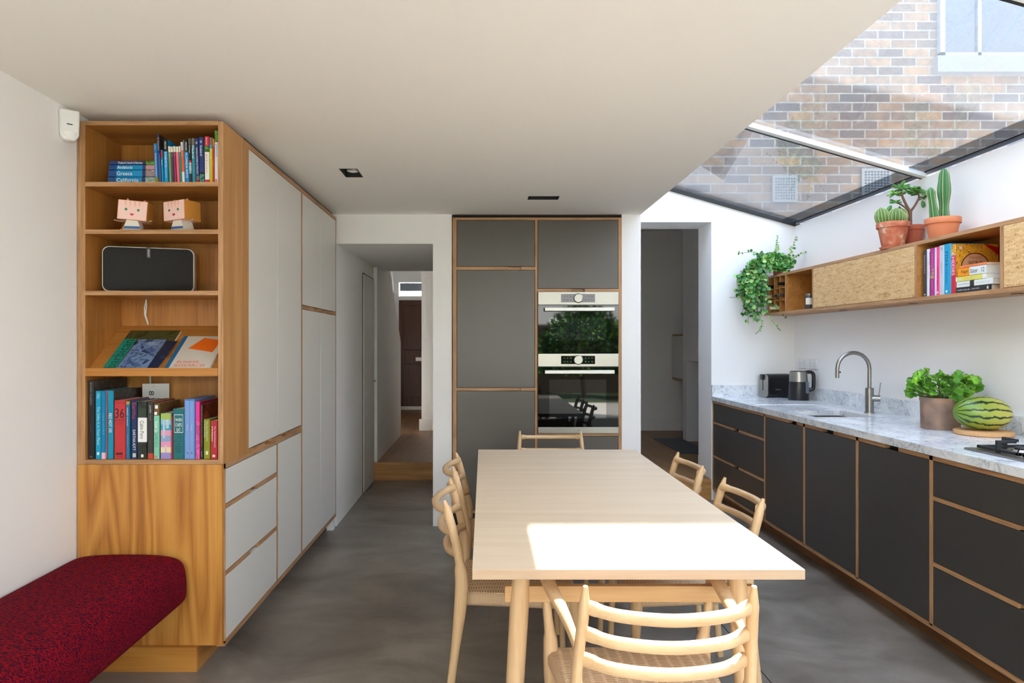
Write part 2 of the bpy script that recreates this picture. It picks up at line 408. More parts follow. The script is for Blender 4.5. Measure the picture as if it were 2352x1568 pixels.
def lettering(txt, mat_, parent, o, xd, ud, width, height, name='lettering', squash=True, local=True, ext=.0002, lab=None):
    """text fitted in a width x height box centred on o"""
    cu = bpy.data.curves.new('t', 'FONT'); cu.body = txt; cu.align_x = 'LEFT'; cu.resolution_u = 2
    ob = bpy.data.objects.new('t', cu)
    me = bpy.data.meshes.new_from_object(ob)
    bpy.data.objects.remove(ob); bpy.data.curves.remove(cu)
    if not me.vertices: return None
    xs = [v.co.x for v in me.vertices]; ys = [v.co.y for v in me.vertices]
    w, h = max(xs)-min(xs), max(ys)-min(ys); cx, cyy = (max(xs)+min(xs))/2, (max(ys)+min(ys))/2
    kx, ky = width/w, height/h
    if not squash: kx = ky = min(kx, ky)
    else: kx = min(kx, ky*1.5); ky = min(ky, kx*2.2)
    xd, ud = Vector(xd), Vector(ud); nn = xd.cross(ud)
    oo = Vector(o)
    for v in me.vertices: v.co = oo + xd*((v.co.x-cx)*kx) + ud*((v.co.y-cyy)*ky) + nn*ext
    me.materials.clear(); me.materials.append(mat_); me.name = name
    t_ = bpy.data.objects.new(name, me); C.objects.link(t_)
    if parent is not None: t_.parent = parent
    if lab: t_['label'] = lab
    return t_
# ================================================================ the setting
HC = 2.335            # ceiling height
XE = 1.177            # edge of the flat ceiling, where the sloping roof light starts
XR = 2.717            # right wall
YB = 5.967            # rear wall on the right
YP = 5.114            # front of the piers
RZ = .18              # raised floor beyond
def gz(x): return 2.42 + .2845*(XR-x)      # height of the roof glass

struct(B(-1.71, XR, -2.4, 6.84, -.1, 0).build('floor', M_conc))
struct(B(-1.1, -.38, 6.84, 12.4, 0, RZ).build('trim_1', M_parq))
struct(B(-1.1, -.38, 6.826, 6.84, 0, RZ-.001).build('trim_2', M_step))
struct(B(-1.6, -1.1, 8.79, 12.4, 0, RZ).build('trim_3', M_parq))
struct(B(-.38, 3.4, 9.0, 12.4, 0, RZ).build('trim_4', M_parq))
struct(B(XE, 3.4, 5.985, 9.0, 0, RZ).build('trim_5', M_parq))
struct(B(XE, 1.99, 5.967, 5.985, 0, RZ).build('trim_6', M_step))

struct(B(1.158, 1.162, -2.4, YP-.02, 0, .0008).build('trim_7', M_gap))
# flat ceiling with openings for the two recessed fittings
L1 = (-.802, -.7, 3.776, 3.97); L2 = (.294, .5, 4.482, 4.59)
xs = [-1.71, L1[0], L1[1], L2[0], L2[1], XE]; ys = [-2.4, L1[2], L1[3], L2[2], L2[3], YP+.3]
cl = MB().grid(xs, ys, {(1, 1), (3, 3)}, HC, HC+.12)
cl.box(XE, XR+.25, -2.4, -1.03, HC, 2.9)
cl.box(-1.71, XE, -2.4, 6.3, HC+.12, gz(XE)-.02)
struct(cl.build('ceiling', M_ceil))
struct(B(-2.0, -1.71, -2.4, YP, 0, 2.7).build('wall_left', M_wall))
struct(B(-2.0, -1.103, YP, 6.84, 0, 2.45).build('wall_passage_left', M_wall))
# pier, header and passage lining
w = MB().box(-1.103, -.38, YP, 5.5, 2.115, HC).box(-.38, -.239, YP, 6.0, 0, HC)
struct(w.build('wall_pier_left', M_wall))
struct(B(-1.2, -.38, 5.5, 7.2, 2.13, 2.3).build('ceiling_passage', M_wall))
struct(B(-2.2, .4, 6.3, 12.4, 2.75, 2.8).build('ceiling_hall', M_wall))
struct(B(.2, .3, 9.45, 12.4, 0, 2.75).build('wall_hall_right', M_wall))
struct(B(-1.3, .2, 7.14, 7.2, 2.3, 2.8).build('wall_hall_drop', M_wall))
struct(B(-.38, -.30, 6.0, 9.33, 0, 2.8).build('wall_passage_right', M_wall))
struct(B(-.30, 1.06, 5.75, 5.9, 0, 2.45).build('wall_niche', M_wall))
struct(B(1.034, XE, YP, 6.35, 0, HC).build('wall_pier_right', M_wall))
# stair side wall with a slanting end
st = MB().prism([(6.84, 0), (8.79, 0), (8.79, 1.38), (7.8, 2.2), (7.2, 2.75), (6.84, 2.75)], -1.14, -1.068, 'x')
struct(st.build('wall_stair', M_wall))
struct(B(-.85, .2, 9.33, 9.45, RZ, 2.75).build('wall_hall', M_wall))
struct(B(-.88, .2, 9.30, 9.33, RZ, RZ+.155).build('baseboard_hall', M_wall))
struct(B(-.8, -.2, 9.318, 9.33, 1.44, 2.26).build('trim_meter_panel', M_wall, bev=.004))
struct(B(-2.2, -1.6, 6.84, 12.4, 0, 2.75).build('wall_hall_left', M_wall))
# front wall of the house with door and transom
fw = MB().box(-1.6, -1.52, 12.2, 12.4, RZ, 2.8).box(-.6, .2, 12.2, 12.4, RZ, 2.8).box(-1.52, -.6, 12.2, 12.4, 2.46, 2.8)
struct(fw.build('wall_front', M_wall))
d = thing('door_1', 'dark mahogany panelled front door at the end of the hall', 'door', (-1.06, 12.22, RZ)); struct(d); del d['category']
B(-1.52, -.6, 12.24, 12.29, RZ+.02, 2.14).build('door_leaf', M_door, d)
pm = MB()
for (a, b_) in ((-1.45, -1.12), (-1.0, -.67)):
    pm.box(a, b_, 12.225, 12.24, 1.25, 2.05); pm.box(a, b_, 12.225, 12.24, .4, 1.0)
pm.build('raised_panel', M_door, d, bev=.012)
B(-1.22, -.85, 12.215, 12.235, 1.05, 1.12).build('letter_plate', M_steel, d, bev=.004)
B(-1.5, -.62, 12.22, 12.24, RZ+.0, RZ+.06).build('weather_bar', M_steel, d)
wn1 = thing('window_1', 'bright transom window above the dark front door', 'window', (-1.06, 12.25, 2.2)); struct(wn1); del wn1['category']
B(-1.52, -.6, 12.22, 12.32, 2.14, 2.21).build('window_frame', M_wall, wn1)
B(-1.52, -.6, 12.26, 12.27, 2.21, 2.46).build('pane', M_pane, wn1)
# house across the street, seen through the transom
hs_ = thing('street_house', 'pale brick house with a white window across the street, seen over the front door', 'house', (-2, 22, -.5))
B(-9, 7, 22, 23, -.5, 8).build('brick_wall', flat('pale_brick', (205, 188, 165), .9, var=.12, bscale=5), hs_)
B(-3.6, -1.7, 21.93, 22.0, 2.9, 5).build('window_frame', M_wplas, hs_)
B(-3.45, -1.85, 21.91, 21.93, 3.05, 4.9).build('window_pane', M_bglass, hs_)

# passage door
d2 = thing('door_2', 'flush white door in the passage side wall', 'door', (-1.09, 6.6, 0)); struct(d2); del d2['category']
B(-1.098, -1.09, 6.22, 6.80, .006, 2.0).build('door_leaf', flat('white_door_paint', (216, 214, 208), .5), d2)
gp = MB().box(-1.1025, -1.0985, 6.212, 6.218, 0, 2.01).box(-1.1025, -1.0985, 6.212, 6.81, 2.002, 2.012).box(-1.1025, -1.0985, 6.802, 6.81, 0, 2.01)
gp.build('door_gap', M_gap, d2)
lv = MB().tube([(-1.09, 6.72, 1.0), (-1.055, 6.72, 1.0)], .009).tube([(-1.055, 6.725, 1.0), (-1.055, 6.62, 1.0)], .008)
lv.build('door_handle', M_chrome, d2, smooth=True)

# rear wall on the right with the doorway, top following the glass
def under(x): return gz(x)-.03
bw = MB()
bw.prism([(1.99, 0), (XR+.3, 0), (XR+.3, under(XR)), (XR, under(XR)), (1.99, under(1.99))], YB, YB+.36, 'y')
bw.prism([(XE, 2.428), (1.99, 2.428), (1.99, under(1.99)), (XE, under(XE))], YB, YB+.36, 'y')
struct(bw.build('wall_back', M_wall))
struct(B(XR, XR+.25, -2.4, YB, 0, gz(XR)-.03).build('wall_right', M_wall))
# the room beyond
struct(B(.3, 3.4, 9.33, 9.45, RZ, 2.9).build('wall_far_room', M_wall))
struct(B(2.9, 3.1, 6.33, 9.33, RZ, 2.9).build('wall_far_room_right', M_wall))
struct(B(.98, 1.177, 6.35, 9.33, RZ, 2.9).build('wall_far_room_left', M_wall))
struct(B(.2, 3.4, 6.3, 9.45, 2.9, 3.0).build('ceiling_far_room', M_wall))
struct(B(.2, 2.9, 9.305, 9.33, RZ, RZ+.155).build('baseboard_far_room', M_wall))
struct(B(1.992, 2.012, 6.1, 6.345, RZ, RZ+.15).build('baseboard_doorway', M_wall))
cb = thing('chimney_breast', 'plain white chimney breast with an open square fireplace in the room beyond', 'fireplace', (2.68, 7.9, RZ))
B(2.46, 2.9, 8.28, 8.43, RZ, 2.9).box(2.46, 2.9, 6.9, 7.1, RZ, 2.9).box(2.46, 2.9, 7.1, 8.28, 1.16, 2.9).build('breast', M_wall, cb)
B(2.8, 2.9, 7.1, 8.28, RZ, 1.16).build('fireback', flat('dark_fireback', (120, 116, 110), .9), cb)
so = thing('wood_stove', 'black wood burning stove standing inside the fireplace opening', 'stove', (2.6, 7.7, RZ))
B(2.5, 2.78, 7.45, 7.97, RZ+.06, .92).build('stove_body', M_blk, so, bev=.01)
B(2.492, 2.5, 7.52, 7.9, .35, .82).build('stove_door', M_bglass, so)
for yy in (7.5, 7.92):
    for xx in (2.54, 2.74): B(xx-.02, xx+.02, yy-.02, yy+.02, RZ+.011, RZ+.06).build('foot', M_blk, so)
tag(B(2.12, 2.455, 7.35, 8.5, RZ, RZ+.01).build('slate_hearth', flat('slate', (70, 74, 80), .5, var=.2, bscale=8), loc=(2.3, 7.9, RZ)), 'dark grey slate hearth slab on the wooden floor before the fireplace', 'hearth')
ac = thing('alcove_cabinet', 'white wall-hung cabinet with plywood edges in the alcove beyond the doorway', 'cabinet', (2.7, 9.0, .9))
B(2.575, 2.895, 8.5, 9.32, .885, 1.49).build('carcass', M_edgy, ac)
B(2.565, 2.575, 8.52, 9.30, .91, 1.465).build('door', M_white, ac)

# outside brickwork of the taller house, seen through the roof glass
br = MB().prism([(-3, gz(XE)+.02), (XE, gz(XE)+.02), (XR+.25, gz(XR+.25)+.04), (XR+.25, 0), (9.5, 0), (9.5, 7.15), (-3, 7.15)], YB+.01, YB+.34, 'y')
tag(br.build('brick_house_wall', M_brick, loc=(3, YB, 0)), 'weathered yellow and brown brick wall rising above the sloping roof glass', 'wall')
sw = thing('sash_window', 'white painted sash window with a pale stone sill, high in the brick wall', 'window', (4.6, YB, 3.8))
B(3.93, 5.4, YB-.06, YB+.01, 3.72, 3.86).build('sill', flat('pale_stone', (112, 112, 112), .8), sw)
fr = MB()
for xx in (3.97, 4.30, 5.0, 5.3): fr.box(xx, xx+(.045 if xx in (3.97, 5.3) else .03), YB-.03, YB+.01, 3.86, 5.4)
fr.box(3.97, 5.34, YB-.03, YB+.01, 3.86, 3.9).box(3.97, 5.34, YB-.035, YB+.01, 4.45, 4.5).box(3.97, 5.34, YB-.03, YB+.01, 5.36, 5.4)
fr.build('sash_frame', flat('aged_white_gloss', (128, 128, 130), .4), sw)
B(4.0, 5.3, YB-.01, YB+.009, 3.9, 5.36).build('window_glass', flat('dim_window_glass', (70, 76, 82), .12), sw)
for i, (x0, x1, lab) in enumerate(((2.52, 2.74, 'pale perforated air brick low in the outside wall, above the doorway side'), (3.30, 3.56, 'pale perforated air brick low in the outside wall, behind the jade plant'))):
    v_ = thing('air_brick', lab, 'vent', (x0, YB, 2.62), group='air bricks in the outside wall')
    z0 = 2.60 if i == 0 else 2.66
    h = MB(); k = 8; st_ = (x1-x0-.04)/k
    h.box(x0, x1, YB-.012, YB+.0, z0, z0+.235)
    h.build('grille', flat('pale_clay', (126, 124, 116), .8), v_)
    hh = MB()
    for a in range(k):
        for c in range(8): hh.box(x0+.02+st_*a+.005, x0+.02+st_*(a+1)-.005, YB-.013, YB-.0115, z0+.02+.0245*c+.005, z0+.02+.0245*(c+1)-.005)
    hh.build('holes', M_blk, v_)

# ---------------------------------------------------------------- sloping roof light
bars = [YB, 4.22, 2.47, .72, -1.03]
for i in range(4):
    y1, y0 = bars[i], bars[i+1]
    rt = thing('window_%d' % (i+2), 'sloping roof glass pane over the worktop', 'roof light', (2, (y0+y1)/2, 2.6), kind='structure'); del rt['category']
    g = MB().prism([(XE, gz(XE)), (XR+.25, gz(XR+.25)), (XR+.25, gz(XR+.25)+.016), (XE, gz(XE)+.016)], y0+.02, y1-.02, 'y')
    g.build('glass_pane', M_roofglass, rt)
    # black seal along the eave
    bd = MB().prism([(XR-.012, gz(XR)-.003), (XR+.02, gz(XR)-.012), (XR+.02, gz(XR)), (XR-.012, gz(XR)+.004)], y0+.02, y1-.0, 'y')
    bd.build('black_seal', M_blk, rt)
    M_tint = bpy.data.materials.get('dim_reflection_tint')
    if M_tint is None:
        M_tint, tn_, tl_, tb_ = newmat('dim_reflection_tint'); tt_ = tn_.new('ShaderNodeBsdfTransparent'); tt_.inputs[0].default_value = lin((200, 204, 208)); tl_.new(tt_.outputs[0], tn_['Material Output'].inputs[0])
    MB().prism([(XR-.11, gz(XR-.11)-.005), (XR-.012, gz(XR-.012)-.005), (XR-.012, gz(XR-.012)-.003), (XR-.11, gz(XR-.11)-.003)], y0+.03, y1-.03, 'y').build('dim_reflection_band', M_tint, rt)  # added sheet standing in for a darker reflection along the eave
    if i:
        q = MB().prism([(XE, gz(XE)-.03), (XR, gz(XR)-.03), (XR, gz(XR)), (XE, gz(XE))], y1-.03, y1+.012, 'y')
        q.build('glazing_bar', M_wplas, rt)
        q = MB().prism([(XE, gz(XE)-.032), (XR, gz(XR)-.032), (XR, gz(XR)), (XE, gz(XE))], y1+.012, y1+.028, 'y')
        q.build('black_gasket', M_blk, rt)
    else:
        q = MB().prism([(XE, gz(XE)-.03), (XR, gz(XR)-.03), (XR, gz(XR)), (XE, gz(XE))], y1-.022, y1, 'y')
        q.build('black_gasket', M_blk, rt)
# rear opening to the garden (behind the viewer)
rw = MB().box(-2.0, -1.55, -2.6, -2.4, 0, 2.9).box(2.6, XR+.25, -2.6, -2.4, 0, 2.9).box(-1.55, 2.6, -2.6, -2.4, 2.3, 2.9)
struct(rw.build('wall_rear', M_wall))
struct(B(-6, 9, -5.8, -2.4, -.12, -.02).build('floor_terrace', flat('pale_paving', (214, 206, 192), .85, var=.06, bscale=3)))
struct(B(-9, 11, -14, -5.8, -.14, -.04).build('floor_lawn', flat('lawn', (54, 70, 34), .95, var=.3, bscale=18)))

# garden planting behind the viewer, seen mirrored in the ovens
def bush(rng, w_, h_, d_, nl, L):
    mb = MB()
    for _ in range(nl):
        th = rng.uniform(0, 2*PI); ph = math.acos(rng.uniform(-.3, 1)); q = rng.uniform(.75, 1.03)
        bx, by, bz = math.sin(ph)*math.cos(th), math.sin(ph)*math.sin(th), math.cos(ph)
        p = (bx*w_*q, by*d_*q, h_*.45+bz*h_*.55*q)
        dd = Vector((bx+rng.uniform(-.8, .8), by+rng.uniform(-.8, .8), bz+rng.uniform(-1, .4)))
        mb.leaf(p, dd, (rng.uniform(-1, 1), rng.uniform(-1, 1), 1), L*rng.uniform(.6, 1.3), L*.5, rng.choice((0, 0, 1)))
    return mb
G1 = flat('hedge_leaf_dark', (44, 84, 30), .5, var=.3, bscale=6); G2 = flat('hedge_leaf_light', (96, 142, 48), .5, var=.3, bscale=6)
rg = random.Random(3)
base = bush(rg, 1.12, 2.35, .6, 3400, .15)
first = None
for k, (x, y, s_, lab) in enumerate([(-4.6, -6.4, 1.0, 'dark leafy garden shrub behind the viewer, by the end fence'), (-2.2, -7.5, 1.0, 'tall leafy garden shrub behind the viewer'), (.2, -6.4, 1.0, 'rounded leafy garden shrub opposite the ovens'), (2.6, -7.5, 1.0, 'broad leafy garden shrub mirrored in the oven doors'), (5.0, -6.4, 1.0, 'leafy garden shrub near the boundary wall'), (7.4, -7.5, 1.0, 'leafy garden shrub in the corner of the lawn')]):
    if first is None:
        first = thing('garden_shrub', lab, 'shrub', (x, y, -.04), group='shrubs in the garden'); o = first
        base.build('foliage', [G1, G2], first, world=False, fix=False)
        MB().tube([(0, 0, 0), (.05, 0, .6), (0, .05, 1.2)], [.06, .05, .02]).build('trunk', M_door, first, world=False)
    else:
        o = copy_tree(first); o['label'] = lab; o.location = (x, y, -.04)
    o.scale = (s_, s_, s_); o.rotation_euler.z = k*PI
tag(B(-8, 10, -9.2, -9.1, -.05, 1.9).build('garden_fence', flat('dark_fence', (62, 52, 40), .9, var=.2, bscale=8), loc=(0, -9.1, 0)), 'dark timber fence closing the far end of the garden', 'fence')

# ================================================================ ceiling fittings
def downlight(r, lamps, lab):
    x0, x1, y0, y1 = r
    t_ = thing('downlight', lab, 'ceiling light', ((x0+x1)/2, (y0+y1)/2, HC), group='black recessed ceiling fittings')
    e = .0015; z = HC-.001
    hb = MB().box(x0+e, x1-e, y0+e, y1-e, z+.05, z+.055)
    hb.box(x0+e, x0+.006, y0+e, y1-e, z, z+.05).box(x1-.006, x1-e, y0+e, y1-e, z, z+.05).box(x0+e, x1-e, y0+e, y0+.006, z, z+.05).box(x0+e, x1-e, y1-.006, y1-e, z, z+.05)
    hb.build('housing', M_blk, t_)
    for (lx, ly) in lamps:
        q = MB().lathe([(.0, .012), (.02, .010), (.034, .002), (.036, -.006), (.038, .012)], (lx, ly, HC+.03), 24)
        q.build('lamp', flat('faceted_lamp_face', (225, 222, 212), .25, .3, bump=.8, bscale=260), t_, smooth=True)
downlight(L1, [(-.751, 3.83), (-.751, 3.925)], 'black recessed downlight near the tall white cupboards')
downlight(L2, [(.345, 4.536), (.449, 4.536)], 'twin black recessed downlight above the oven cabinet')
for (x, y, lab) in ((-.748, 5.57, 'small round white recessed light in the passage ceiling, above the header side'), (-.635, 6.73, 'small round white recessed light further down the passage ceiling')):
    t_ = thing('passage_light', lab, 'ceiling light', (x, y, 2.13), group='recessed lights in the passage ceiling')
    MB().lathe([(.028, 0), (.045, -.001), (.046, -.004), (.03, -.005)], (x, y, 2.13), 24).build('ring', M_wplas, t_, smooth=True)
    MB().lathe([(.001, -.003), (.029, -.003), (.029, -.001)], (x, y, 2.13), 24).build('lens', flat('frosted_lens', (245, 240, 228), .4), t_)

# alarm motion sensor
ps = thing('motion_sensor', 'white alarm motion sensor high in the corner beside the bookshelf', 'sensor', (-1.69, 2.78, 2.25), rot=(0, 0, math.radians(38)))
pb = MB().prism([(-.035, -.04), (-.02, -.06), (.02, -.06), (.035, -.04), (.036, .065), (-.036, .065)], -.03, .02, 'y')
pb.build('case', M_wplas, ps, world=False, bev=.008, seg=3)
MB().lathe([(.0, -.031), (.02, -.026), (.03, -.012), (.032, 0)], (0, -.012, -.028), 20, axis='z').build('lens', flat('milky_lens', (238, 238, 236), .25), ps, world=False, smooth=True)
B(-.01, .01, -.031, -.0295, .002, .006).build('slot', M_blk, ps, world=False)
# ================================================================ tall storage run on the left
XF = -1.093        # face of the white fronts
Y0 = 2.866         # face of the bookshelf
ZT, ZB = 2.30, .103
YQ = [2.866, 3.176, 3.62, 4.10, 4.58, 5.055]
su = thing('bookcase', 'open oak bookcase of five bays above a closed oak base with crown-cut grain', 'bookcase', (-1.4, 3.02, 0))
T = .022
def P(name, mat_, *a, bev=0): return B(*a).build(name, mat_, su, bev=bev)
YK = 3.155
P('side_panel', M_oakz, -1.705, -1.673, Y0+.002, 3.176, .862, ZT)
B(XF-.022, XF, Y0+.003, 3.176, .862, ZT).build('side_panel', M_side, su)
P('back_panel', M_oakz, -1.673, XF-.022, YK, 3.176, .862, ZT)
P('edge_strip', M_edgz, -1.705, -1.673, Y0, Y0+.002, .862, ZT)
P('edge_strip', M_edgz, XF-.022, XF, Y0, Y0+.003, .862, ZT)
for z0, z1, nm in ((2.285, 2.303, 'top_panel'), (2.028, 2.047, 'shelf'), (1.829, 1.847, 'shelf'), (1.5717, 1.59, 'shelf'), (.862, .881, 'shelf')):
    P(nm, M_oakx, -1.673, XF-.022, Y0+.003, YK, z0, z1)
    P('edge_strip', M_edgx, -1.673, XF-.022, Y0, Y0+.003, z0, z1)
# sloping display shelf with a lip
MB().prism([(Y0+.012, 1.236), (YK, 1.432), (YK, 1.45), (Y0+.012, 1.254)], -1.673, XF-.022, 'x').build('display_shelf', M_oakx, su)
P('display_lip', M_plix, -1.672, XF-.023, Y0-.001, Y0+.012, 1.232, 1.266)
# closed base
P('end_panel', M_endp, -1.705, XF-.004, Y0-.002, Y0+.016, ZB, .861)
P('plinth', M_plix, -1.705, -1.196, Y0-.02, Y0+.0, 0, ZB-.001)
P('plinth', M_oaky, -1.21, -1.196, Y0, 5.05, 0, ZB-.001)

cu = thing('storage_wall', 'run of tall white laminate cupboards and drawers with plywood edges beside the bookcase', 'cupboard', (-1.25, 4.0, 0))
def Q(name, mat_, *a, bev=0): return B(*a).build(name, mat_, cu, bev=bev)
XI = XF-.018
Q('carcass', M_edgy, -1.70, XI-.012, Y0+.018, 3.174, ZB, .835)
Q('carcass', M_edgy, -1.70, XI-.012, 3.178, 5.054, ZB, 2.276)
Q('top_rail', M_edgy, -1.70, XF, 3.178, 5.055, 2.276, ZT)
Q('bottom_rail', M_edgy, XI-.02, XF, Y0+.017, 5.055, ZB-.012, ZB+.010)
Q('end_stile', M_edgz, XI-.02, XF, 5.040, 5.055, ZB, ZT)
Q('end_stile', M_edgz, XI-.02, XF, Y0+.017, Y0+.024, ZB, .862)
Q('divider', M_edgz, XI-.02, XF, 4.093, 4.115, ZB, 2.276)
Q('divider', M_edgz, XI-.02, XF, 3.607, 3.624, ZB, .836)
# rail under the tall doors with two finger slots
def rail_slots(y0, y1, z0, z1, slots, depth=.018, up=True):
    a = y0
    for s0, s1 in slots:
        Q('rail', M_edgy, XI-.02, XF, a, s0, z0, z1); Q('slot_back', M_oaky, XI-.03, XI-.008, s0, s1, z0, z1); a = s1
    Q('rail', M_edgy, XI-.02, XF, a, y1, z0, z1)
Q('rail', M_edgy, XI-.02, XF, Y0+.017, 4.093, .8405, .862)
rail_slots(3.178, 4.093, .862, .876, [(3.41, 3.53), (3.70, 3.82)])
rail_slots(4.115, 5.04, 1.578, 1.598, [(4.40, 4.50), (4.66, 4.76)])
rail_slots(Y0+.024, 3.607, .670, .688, [(3.2, 3.31)])
rail_slots(Y0+.024, 3.607, .385, .403, [(3.2, 3.31)])
g = .0025
def door(y0, y1, z0, z1, nm='door'): Q(nm, M_white, XI-.006, XF-.001, y0+g, y1-g, z0+g, z1-g, bev=.0012)
door(3.178, 3.62, .878, 2.276); door(3.62, 4.093, .878, 2.276)
door(4.115, 4.577, 1.60, 2.276); door(4.577, 5.04, 1.60, 2.276)
door(4.115, 4.577, ZB+.01, 1.577); door(4.577, 5.04, ZB+.01, 1.577)
door(3.624, 4.093, ZB+.01, .838)
dy0 = Y0+.024
for z0, z1 in ((.688, .838), (.403, .669), (.113, .384)): door(dy0, 3.607, z0, z1, 'drawer_front')
Q('slot_back', M_page, XF-.0015, XF+.0002, 3.621, 3.6275, .47, .575)
Q('shadow_gap', M_gap, -1.7, XF-.03, 3.2, 5.05, ZT, ZT+.03)
Q('plinth_return', M_wall, -1.15, -1.103, 5.0, 5.056, 0, ZB-.013)

# ================================================================ tall dark cabinet housing the ovens
YO = 5.10
oc = thing('oven_cabinet', 'tall charcoal fronted cabinet with plywood edges housing two built-in ovens', 'cabinet', (.4, 5.3, 0))
def Z_(v): return 1.37 + (788-v)/307.5
def X_(u): return (u-1111)/307.5
def R(name, mat_, *a, bev=0): return B(*a).build(name, mat_, oc, bev=bev)
xl0, xl1, xd0, xd1, xr0, xr1 = -.232, X_(1048.8), X_(1228.9), X_(1234.8), X_(1420.4), 1.030
zt = Z_(499.5)
R('side_panel', M_edgz, xl0, xl1, YO, 5.72, .1, zt); R('side_panel', M_edgz, xr0, xr1, YO, 5.72, .1, zt)
R('top_rail', M_edgx, xl1, xr0, YO, 5.72, Z_(505), zt)
R('divider', M_edgz, xd0, xd1, YO, 5.72, .1, Z_(505))
R('plinth', M_blk, xl0, xr1, YO+.06, YO+.08, 0, .1); R('bottom_rail', M_edgx, xl1, xr0, YO, 5.72, .1, .12)
R('back_panel', M_gap, xl1, xr0, YO+.05, YO+.06, .12, Z_(505))
R('shadow_gap', M_gap, xl0, xr1, YO+.03, 5.7, zt, HC-.002)
def railx(x0, x1, z0, z1, sl):
    a = x0
    for s0, s1 in sl:
        R('rail', M_edgx, a, s0, YO, YO+.05, z0, z1); R('slot_back', M_edgx, s0, s1, YO+.022, YO+.04, z0, z1); a = s1
    R('rail', M_edgx, a, x1, YO, YO+.05, z0, z1)
railx(xl1, xd0, Z_(619.5), Z_(612.5), [(X_(1167), X_(1197.5))])
railx(xl1, xd0, Z_(897), Z_(890.5), [(X_(1167), X_(1197.5))])
railx(xd1, xr0, Z_(670), Z_(663), [(X_(1312), X_(1342.8))])
railx(xd1, xr0, Z_(1001), Z_(995), [])
def dr(x0, x1, z0, z1): R('door', M_dark2, x0+g, x1-g, YO+.001, YO+.02, z0+g, z1-g, bev=.0012)
dr(xl1, xd0, Z_(612.5), Z_(505)); dr(xl1, xd0, Z_(890.5), Z_(619.5)); dr(xl1, xd0, .122, Z_(897)); dr(xd1, xr0, Z_(663), Z_(505)); dr(xd1, xr0, .122, Z_(1001))

def oven(lab, v0, v1, vp, hv, wv, strip):
    x0, x1 = X_(1235.6), X_(1419.6)
    o = thing('oven', lab, 'oven', ((x0+x1)/2, YO, Z_(v1)), group='built-in ovens in the tall cabinet')
    z = lambda v: Z_(v)
    B(x0, x1, YO-.012, YO+.045, z(v1), z(v0)).build('oven_body', M_bplas, o)
    B(x0, x1, YO-.02, YO-.012, z(vp), z(v0)).build('control_panel', M_steel, o, bev=.0015)
    B(x0, x1, YO-.018, YO-.012, z(v1 if not strip else v1-14.5), z(vp+1.2)).build('glass_door', M_bglass, o)
    if strip: 
        s_ = B(x0, x1, YO-.019, YO-.012, z(v1), z(v1-14)).build('kick_strip', M_steel, o, bev=.001)
        MB().lathe([(.001, -.001), (.009, -.001), (.009, .0)], (X_(1327.5), YO-.0195, z(v1-7)), 16, axis='y').build('badge', M_chrome, s_)
    cvv = v0+15
    dp = B(X_(1288), X_(1365.7), YO-.0215, YO-.02, z(v0+24), z(v0+5)).build('display', M_bglass, o)
    MB().lathe([(.024, -.013), (.030, -.013), (.035, -.009), (.036, 0), (.001, 0)], (X_(1327.3), YO-.021, z(v0+14.5)), 32, axis='y').build('dial', M_steel, o, smooth=True)
    MB().lathe([(.001, -.0125), (.0245, -.0125), (.0245, -.003)], (X_(1327.3), YO-.021, z(v0+14.5)), 32, axis='y').build('dial_face', M_bglass, o)
    ic = MB()
    for sx_ in (-1, 1):
        for a in range(3):
            for c in (-1, 1): 
                cx = X_(1327.3)+sx_*(.055+.024*a); cz = z(v0+14.5)+c*.013
                ic.box(cx-.005, cx+.005, YO-.0222, YO-.0216, cz-.003, cz+.003)
    ic.build('display_icons', flat('dim_icons', (110, 118, 118), .5), o)
    hb = MB().box(X_(1249.5), X_(1408.5), YO-.062, YO-.05, z(hv+8.5), z(hv))
    hb.build('handle', flat('satin_bar', (200, 198, 192), .4, .6), o, bev=.003)
    hp = MB()
    for xx in (X_(1255), X_(1402)): hp.box(xx-.008, xx+.008, YO-.05, YO-.018, z(hv+6.5), z(hv+2))
    hp.build('handle_post', M_steel, o)
    B(X_(1261), X_(1391.5), YO-.0195, YO-.018, z(wv[1]), z(wv[0])).build('viewing_window', flat('grey_oven_window', (26, 31, 31), .02, spec=.5), o)
oven('compact steel and black glass oven, upper of the two built-in ovens', 670.5, 810, 700, 706.5, (729.5, 782), False)
oven('full size steel and black glass oven, lower of the two built-in ovens', 811.7, 994, 841.3, 849, (871, 960.5), True)

# ================================================================ base units under the worktop
XU = 1.998
bu = thing('kitchen_base_units', 'long run of charcoal fronted base units with plywood edges under the marble worktop', 'cabinet', (2.35, 3.5, 0))
def U(name, mat_, *a, bev=0): return B(*a).build(name, mat_, bu, bev=bev)
YN = [5.945, 4.857, 4.26, 3.655, 3.05, 1.95, 1.35, .75]
zt, zb = .868, .11
U('carcass', M_oaky, XU+.035, 2.70, .75, 5.96, zb, .6); U('plinth', wood('plinth_walnut_oak', [(96, 62, 34), (124, 82, 46), (142, 96, 56)], 1, 9, .5), 2.085, 2.10, .76, 5.96, 0, zb)
U('carcass_edge', M_edgy, XU, XU+.04, .75, 5.96, zb-.012, zb+.008)
U('end_stile', M_edgz, XU, XU+.04, 5.945, 5.965, zb, zt)
for y in YN[1:-1]: U('divider', M_edgz, XU, XU+.036, y-.011, y+.011, zb, zt)
def railu(y0, y1, z0, z1, sl):
    a = y0
    for s0, s1 in sl:
        U('rail', M_edgy, XU, XU+.036, a, s0, z0, z1); U('slot_back', M_gap, XU+.026, XU+.034, s0, s1, z0, z1); a = s1
    U('rail', M_edgy, XU, XU+.036, a, y1, z0, z1)
railu(.75, 5.965, .849, zt, [(1.6, 1.7), (3.29, 3.40), (3.90, 4.02), (4.36, 4.47)])
